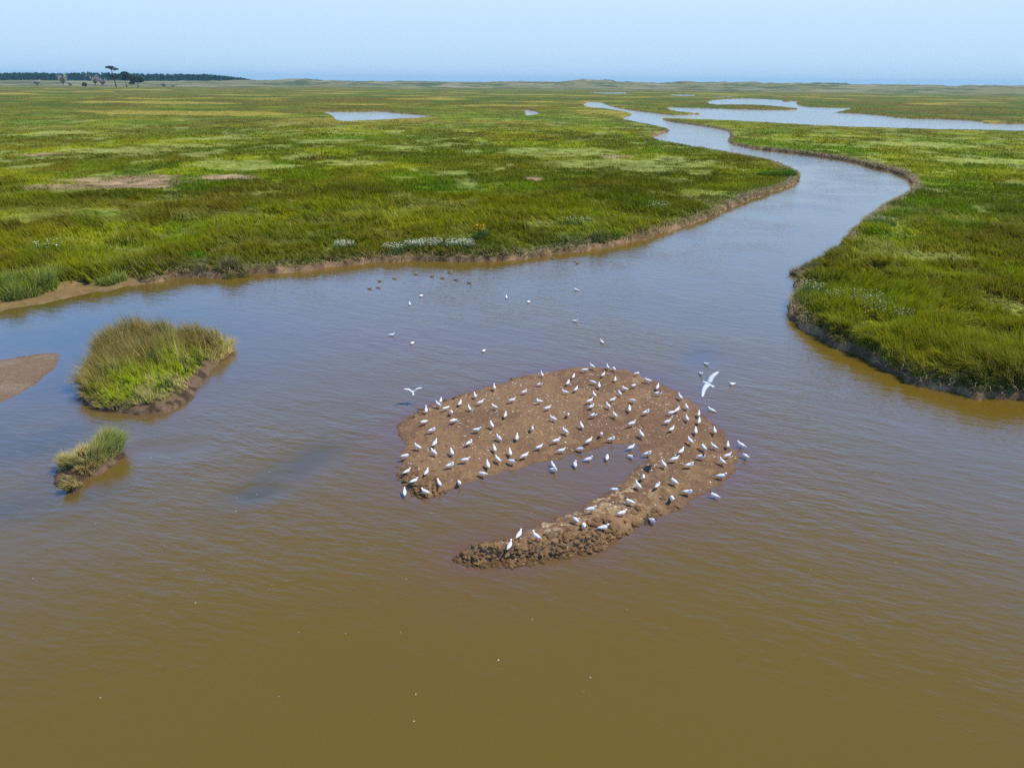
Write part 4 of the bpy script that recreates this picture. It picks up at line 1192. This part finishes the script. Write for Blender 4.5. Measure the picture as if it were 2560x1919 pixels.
# small reed tips standing in the water by the left rim
def reed_tips(px, py, label):
    p = at(np.array(float(px)), np.array(float(py)), 0)
    root = empty('drowned_branch', (p[0], p[1], 0))
    n = 26
    x = RNG.normal(0, .12, n); y = RNG.normal(0, .18, n)
    c = np.tile(lin(.30, .27, .15), (n, 1))
    fr = make_blades(x, y, x * 0, RNG.uniform(.12, .3, n), np.full(n, .008), RNG.uniform(0, 6.28, n), RNG.uniform(.3, 1.3, n), c, c)
    mesh_arrays('twigs', *fr[:2], M_GRASS, fr[2], root)
    tag(root, label, 'branch')
reed_tips(1036, 1012, 'thin pale twigs sticking out of the water left of the mud bank')

# ------------------------------------------------------------------ distant trees
M_BARK = plain('grey_bark', (.10, .075, .06), .9)
def leaf_cloud(cx, cy, cz, rx, ry, rz, n, size, col, shell=.35):
    d = RNG.normal(0, 1, (n, 3)); d /= np.linalg.norm(d, axis=1)[:, None]
    r = (1 - shell * RNG.uniform(0, 1, n) ** 1.5)[:, None]
    P = np.array([cx, cy, cz]) + d * r * np.array([rx, ry, rz])
    a = RNG.normal(0, 1, (n, 3)); a /= np.linalg.norm(a, axis=1)[:, None]
    b = np.cross(a, RNG.normal(0, 1, (n, 3))); b /= np.linalg.norm(b, axis=1)[:, None]
    s = size * RNG.uniform(.5, 1.3, n)[:, None]
    V = np.stack([P - a * s, P + b * s * .6, P + a * s, P - b * s * .6], 1).reshape(-1, 3)
    k = np.arange(n)[:, None] * 4
    Fc = np.concatenate([k + [0, 1, 2], k + [0, 2, 3]])
    C = np.repeat(np.asarray(col) * RNG.uniform(.7, 1.3, n)[:, None], 4, 0)
    return V, Fc, C
def tube(pts, seg=6):
    V, Fc = loft([tuple(p[:3]) + (p[3], p[3]) for p in pts], seg)
    return V, Fc, V
def tree(name, px, py, dist, limbs, clouds, col, label, cat, dead=False):
    """limbs and clouds in metres from the base"""
    p = at_dist(np.array(float(px)), np.array(float(py)), dist)
    z = float(lookup(TZ, np.array([p[0]]), np.array([p[1]]))[0])
    z = min(p[2], z) if abs(p[2] - z) > .3 else z
    root = empty(name, (p[0], p[1], z))
    lift = max(0, p[2] - z)
    root.scale = (dist / 1400,) * 3
    T = merge([tube(l) for l in limbs])
    T[0][:, 2] += 0
    mesh_arrays('trunk', T[0], T[1], M_BARK if not dead else M_DEAD, None, root, smooth=True)
    if clouds:
        cl = merge([leaf_cloud(*c, col) for c in clouds])
        mesh_arrays('crown', *cl[:2], M_LEAF, cl[2], root)
    tag(root, label, cat, 'trees standing at the far left edge of the marsh')
M_DEAD = plain('bleached_wood', (.36, .31, .28), .9)
M_LEAF = blade_mat('conifer_leaves', .3, .9, .0, .9)
PG = lin(.040, .060, .022)
D = 1150
tree('pine_tree', 290, 212.5, D, [[(0, 0, 0, .9), (-1, 0, 12, .7), (-2.5, 0, 22, .5), (-4, 0, 28, .3)], [(-1, 0, 12, .4), (5, 0, 17, .2)], [(-1, 0, 13, .4), (-7, 0, 17, .2)]],
     [(-5, 0, 29, 7, 5, 1.8, 200, 1.3), (2, 0, 26.5, 6, 5, 1.5, 120, 1.2), (5, 0, 17.5, 6, 5, 1.6, 150, 1.2), (-6, 0, 17, 6, 5, 1.4, 150, 1.2), (0, 0, 14, 7, 5, 1.3, 100, 1.2)], PG,
     'tall flat-topped pine rising above the dark wood', 'tree')
tree('pine_tree', 316, 212.5, D, [[(0, 0, 0, .9), (-.5, 0, 10, .7), (0, 0, 20, .3)]], [(0, 0, 20, 6, 5, 3, 260, 1.3), (6, 0, 16, 6, 5, 3, 220, 1.3), (-2, 0, 13, 5, 4, 3, 160, 1.3), (8, 0, 13, 5, 4, 2, 120, 1.3)], PG,
     'round-headed pine between the tall flat-topped pine and the broad low pine', 'tree')
tree('pine_tree', 344, 212.5, D, [[(0, 0, 0, .9), (.5, 0, 8, .7), (0, 0, 14, .3)]], [(0, 0, 14, 10, 6, 2.2, 350, 1.3), (0, 0, 9.5, 11, 6, 2, 320, 1.3), (-9, 0, 6, 5, 4, 1.6, 120, 1.2), (5, 0, 12, 8, 5, 2, 150, 1.3)], PG * 1.1,
     'broad low pine, rightmost of the three dark pines', 'tree')
def dead_tree(px, h, w, label, dist=D, py=213.5):
    L = [[(0, 0, 0, .8), (0, 0, h * .35, .6), (w * .1, 0, h * .6, .4)]]
    for k in range(70):
        a = random.uniform(0, 6.28); s = random.uniform(.2, .55)
        bx = w * .1 * s
        ex = math.cos(a) * w * .5 * random.uniform(.4, 1); ey = math.sin(a) * w * .4; ez = h * random.uniform(.5, 1.0)
        L.append([(bx, 0, h * s, .32), (ex * .6, ey * .6, (h * s + ez) * .52, .24), (ex, ey, ez, .1)])
    tree('dead_tree', px, py, dist, L, None, None, label, 'tree', dead=True)
dead_tree(158, 20, 18, 'bleached bare tree, largest of the grey ones left of the pines')
dead_tree(238, 19, 17, 'bleached bare tree midway between the largest grey tree and the tall pine')
dead_tree(257, 14, 17, 'low spreading bleached tree just left of the tall pine')
dead_tree(92, 11, 17, 'pale bare shrubby tree farthest left along the marsh edge')
dead_tree(176, 8, 9, 'short bleached stump right beside the largest grey tree')
dead_tree(409, 8, 17, 'low grey bare bush right of the dark pines')
dead_tree(432, 4, 9, 'tiny grey bush right of the low grey bare bush')
tree('bush', 211, 212, D, [[(0, 0, 0, .5), (0, 0, 3, .3)]], [(0, 0, 4, 4, 3, 3, 200, 1.0)], lin(.07, .085, .03), 'round dull green bush between two bleached trees', 'bush')

# ------------------------------------------------------------------ pine wood on the horizon
fp = []
NT = 900
for k in range(NT):
    fxp = random.uniform(-420, 628) if k > 60 else random.uniform(500, 628)
    d = 2050 + 220 * random.random() ** 1.3
    top = np.interp(fxp, [-420, 0, 90, 160, 200, 260, 420, 520, 580, 612, 628], [184, 184.5, 184, 186, 183.5, 184.5, 187, 187.5, 193, 197, 200])
    horizon = 203.5 + (fxp - 1280) * .0091
    ztop = CAM_H + (horizon - top) / F * d
    p = at_dist(np.array(fxp), np.array(horizon), d)
    z0 = float(lookup(TZ, np.array([p[0]]), np.array([p[1]]))[0]) - 1.0
    h = max(3.0, (ztop - z0)) * random.uniform(.84, 1.06)
    wd = random.uniform(4.5, 8)
    for q in range(5):
        t = q / 5
        fp.append(leaf_cloud(p[0], p[1], z0 + h * (.12 + .82 * t), wd * (1 - t * .75), wd * (1 - t * .75), h * .14, 22, 2.6, lin(.004, .070, .046) * random.uniform(.85, 1.15), .6))
fw = merge(fp)
wood = mesh_arrays('pine_wood', *fw[:2], M_LEAF, fw[2])
tag(wood, 'dark blue green pine wood along the horizon at far left', 'wood', kind='stuff')

# ------------------------------------------------------------------ sea haze
m_h, n_, l_, out_ = newmat('pale_sea_haze')
pv = n_.new('ShaderNodeVolumePrincipled')
pv.inputs['Color'].default_value = (.50, .84, 1.0, 1)
pv.inputs['Density'].default_value = 0.00008
pv.inputs['Anisotropy'].default_value = 0.0
l_.new(pv.outputs[0], out_.inputs['Volume'])
hx = 13000.0
hv = np.array([(x, y, z) for z in (-1.6, 70.0) for y in (-600.0, hx) for x in (-hx, hx)])
hf_ = np.array([(0, 2, 3, 1), (4, 5, 7, 6), (0, 1, 5, 4), (2, 6, 7, 3), (0, 4, 6, 2), (1, 3, 7, 5)])
hz = mesh_arrays('haze', hv, hf_, m_h)
tag(hz, 'thin pale sea haze over the far marsh', 'haze', kind='stuff')
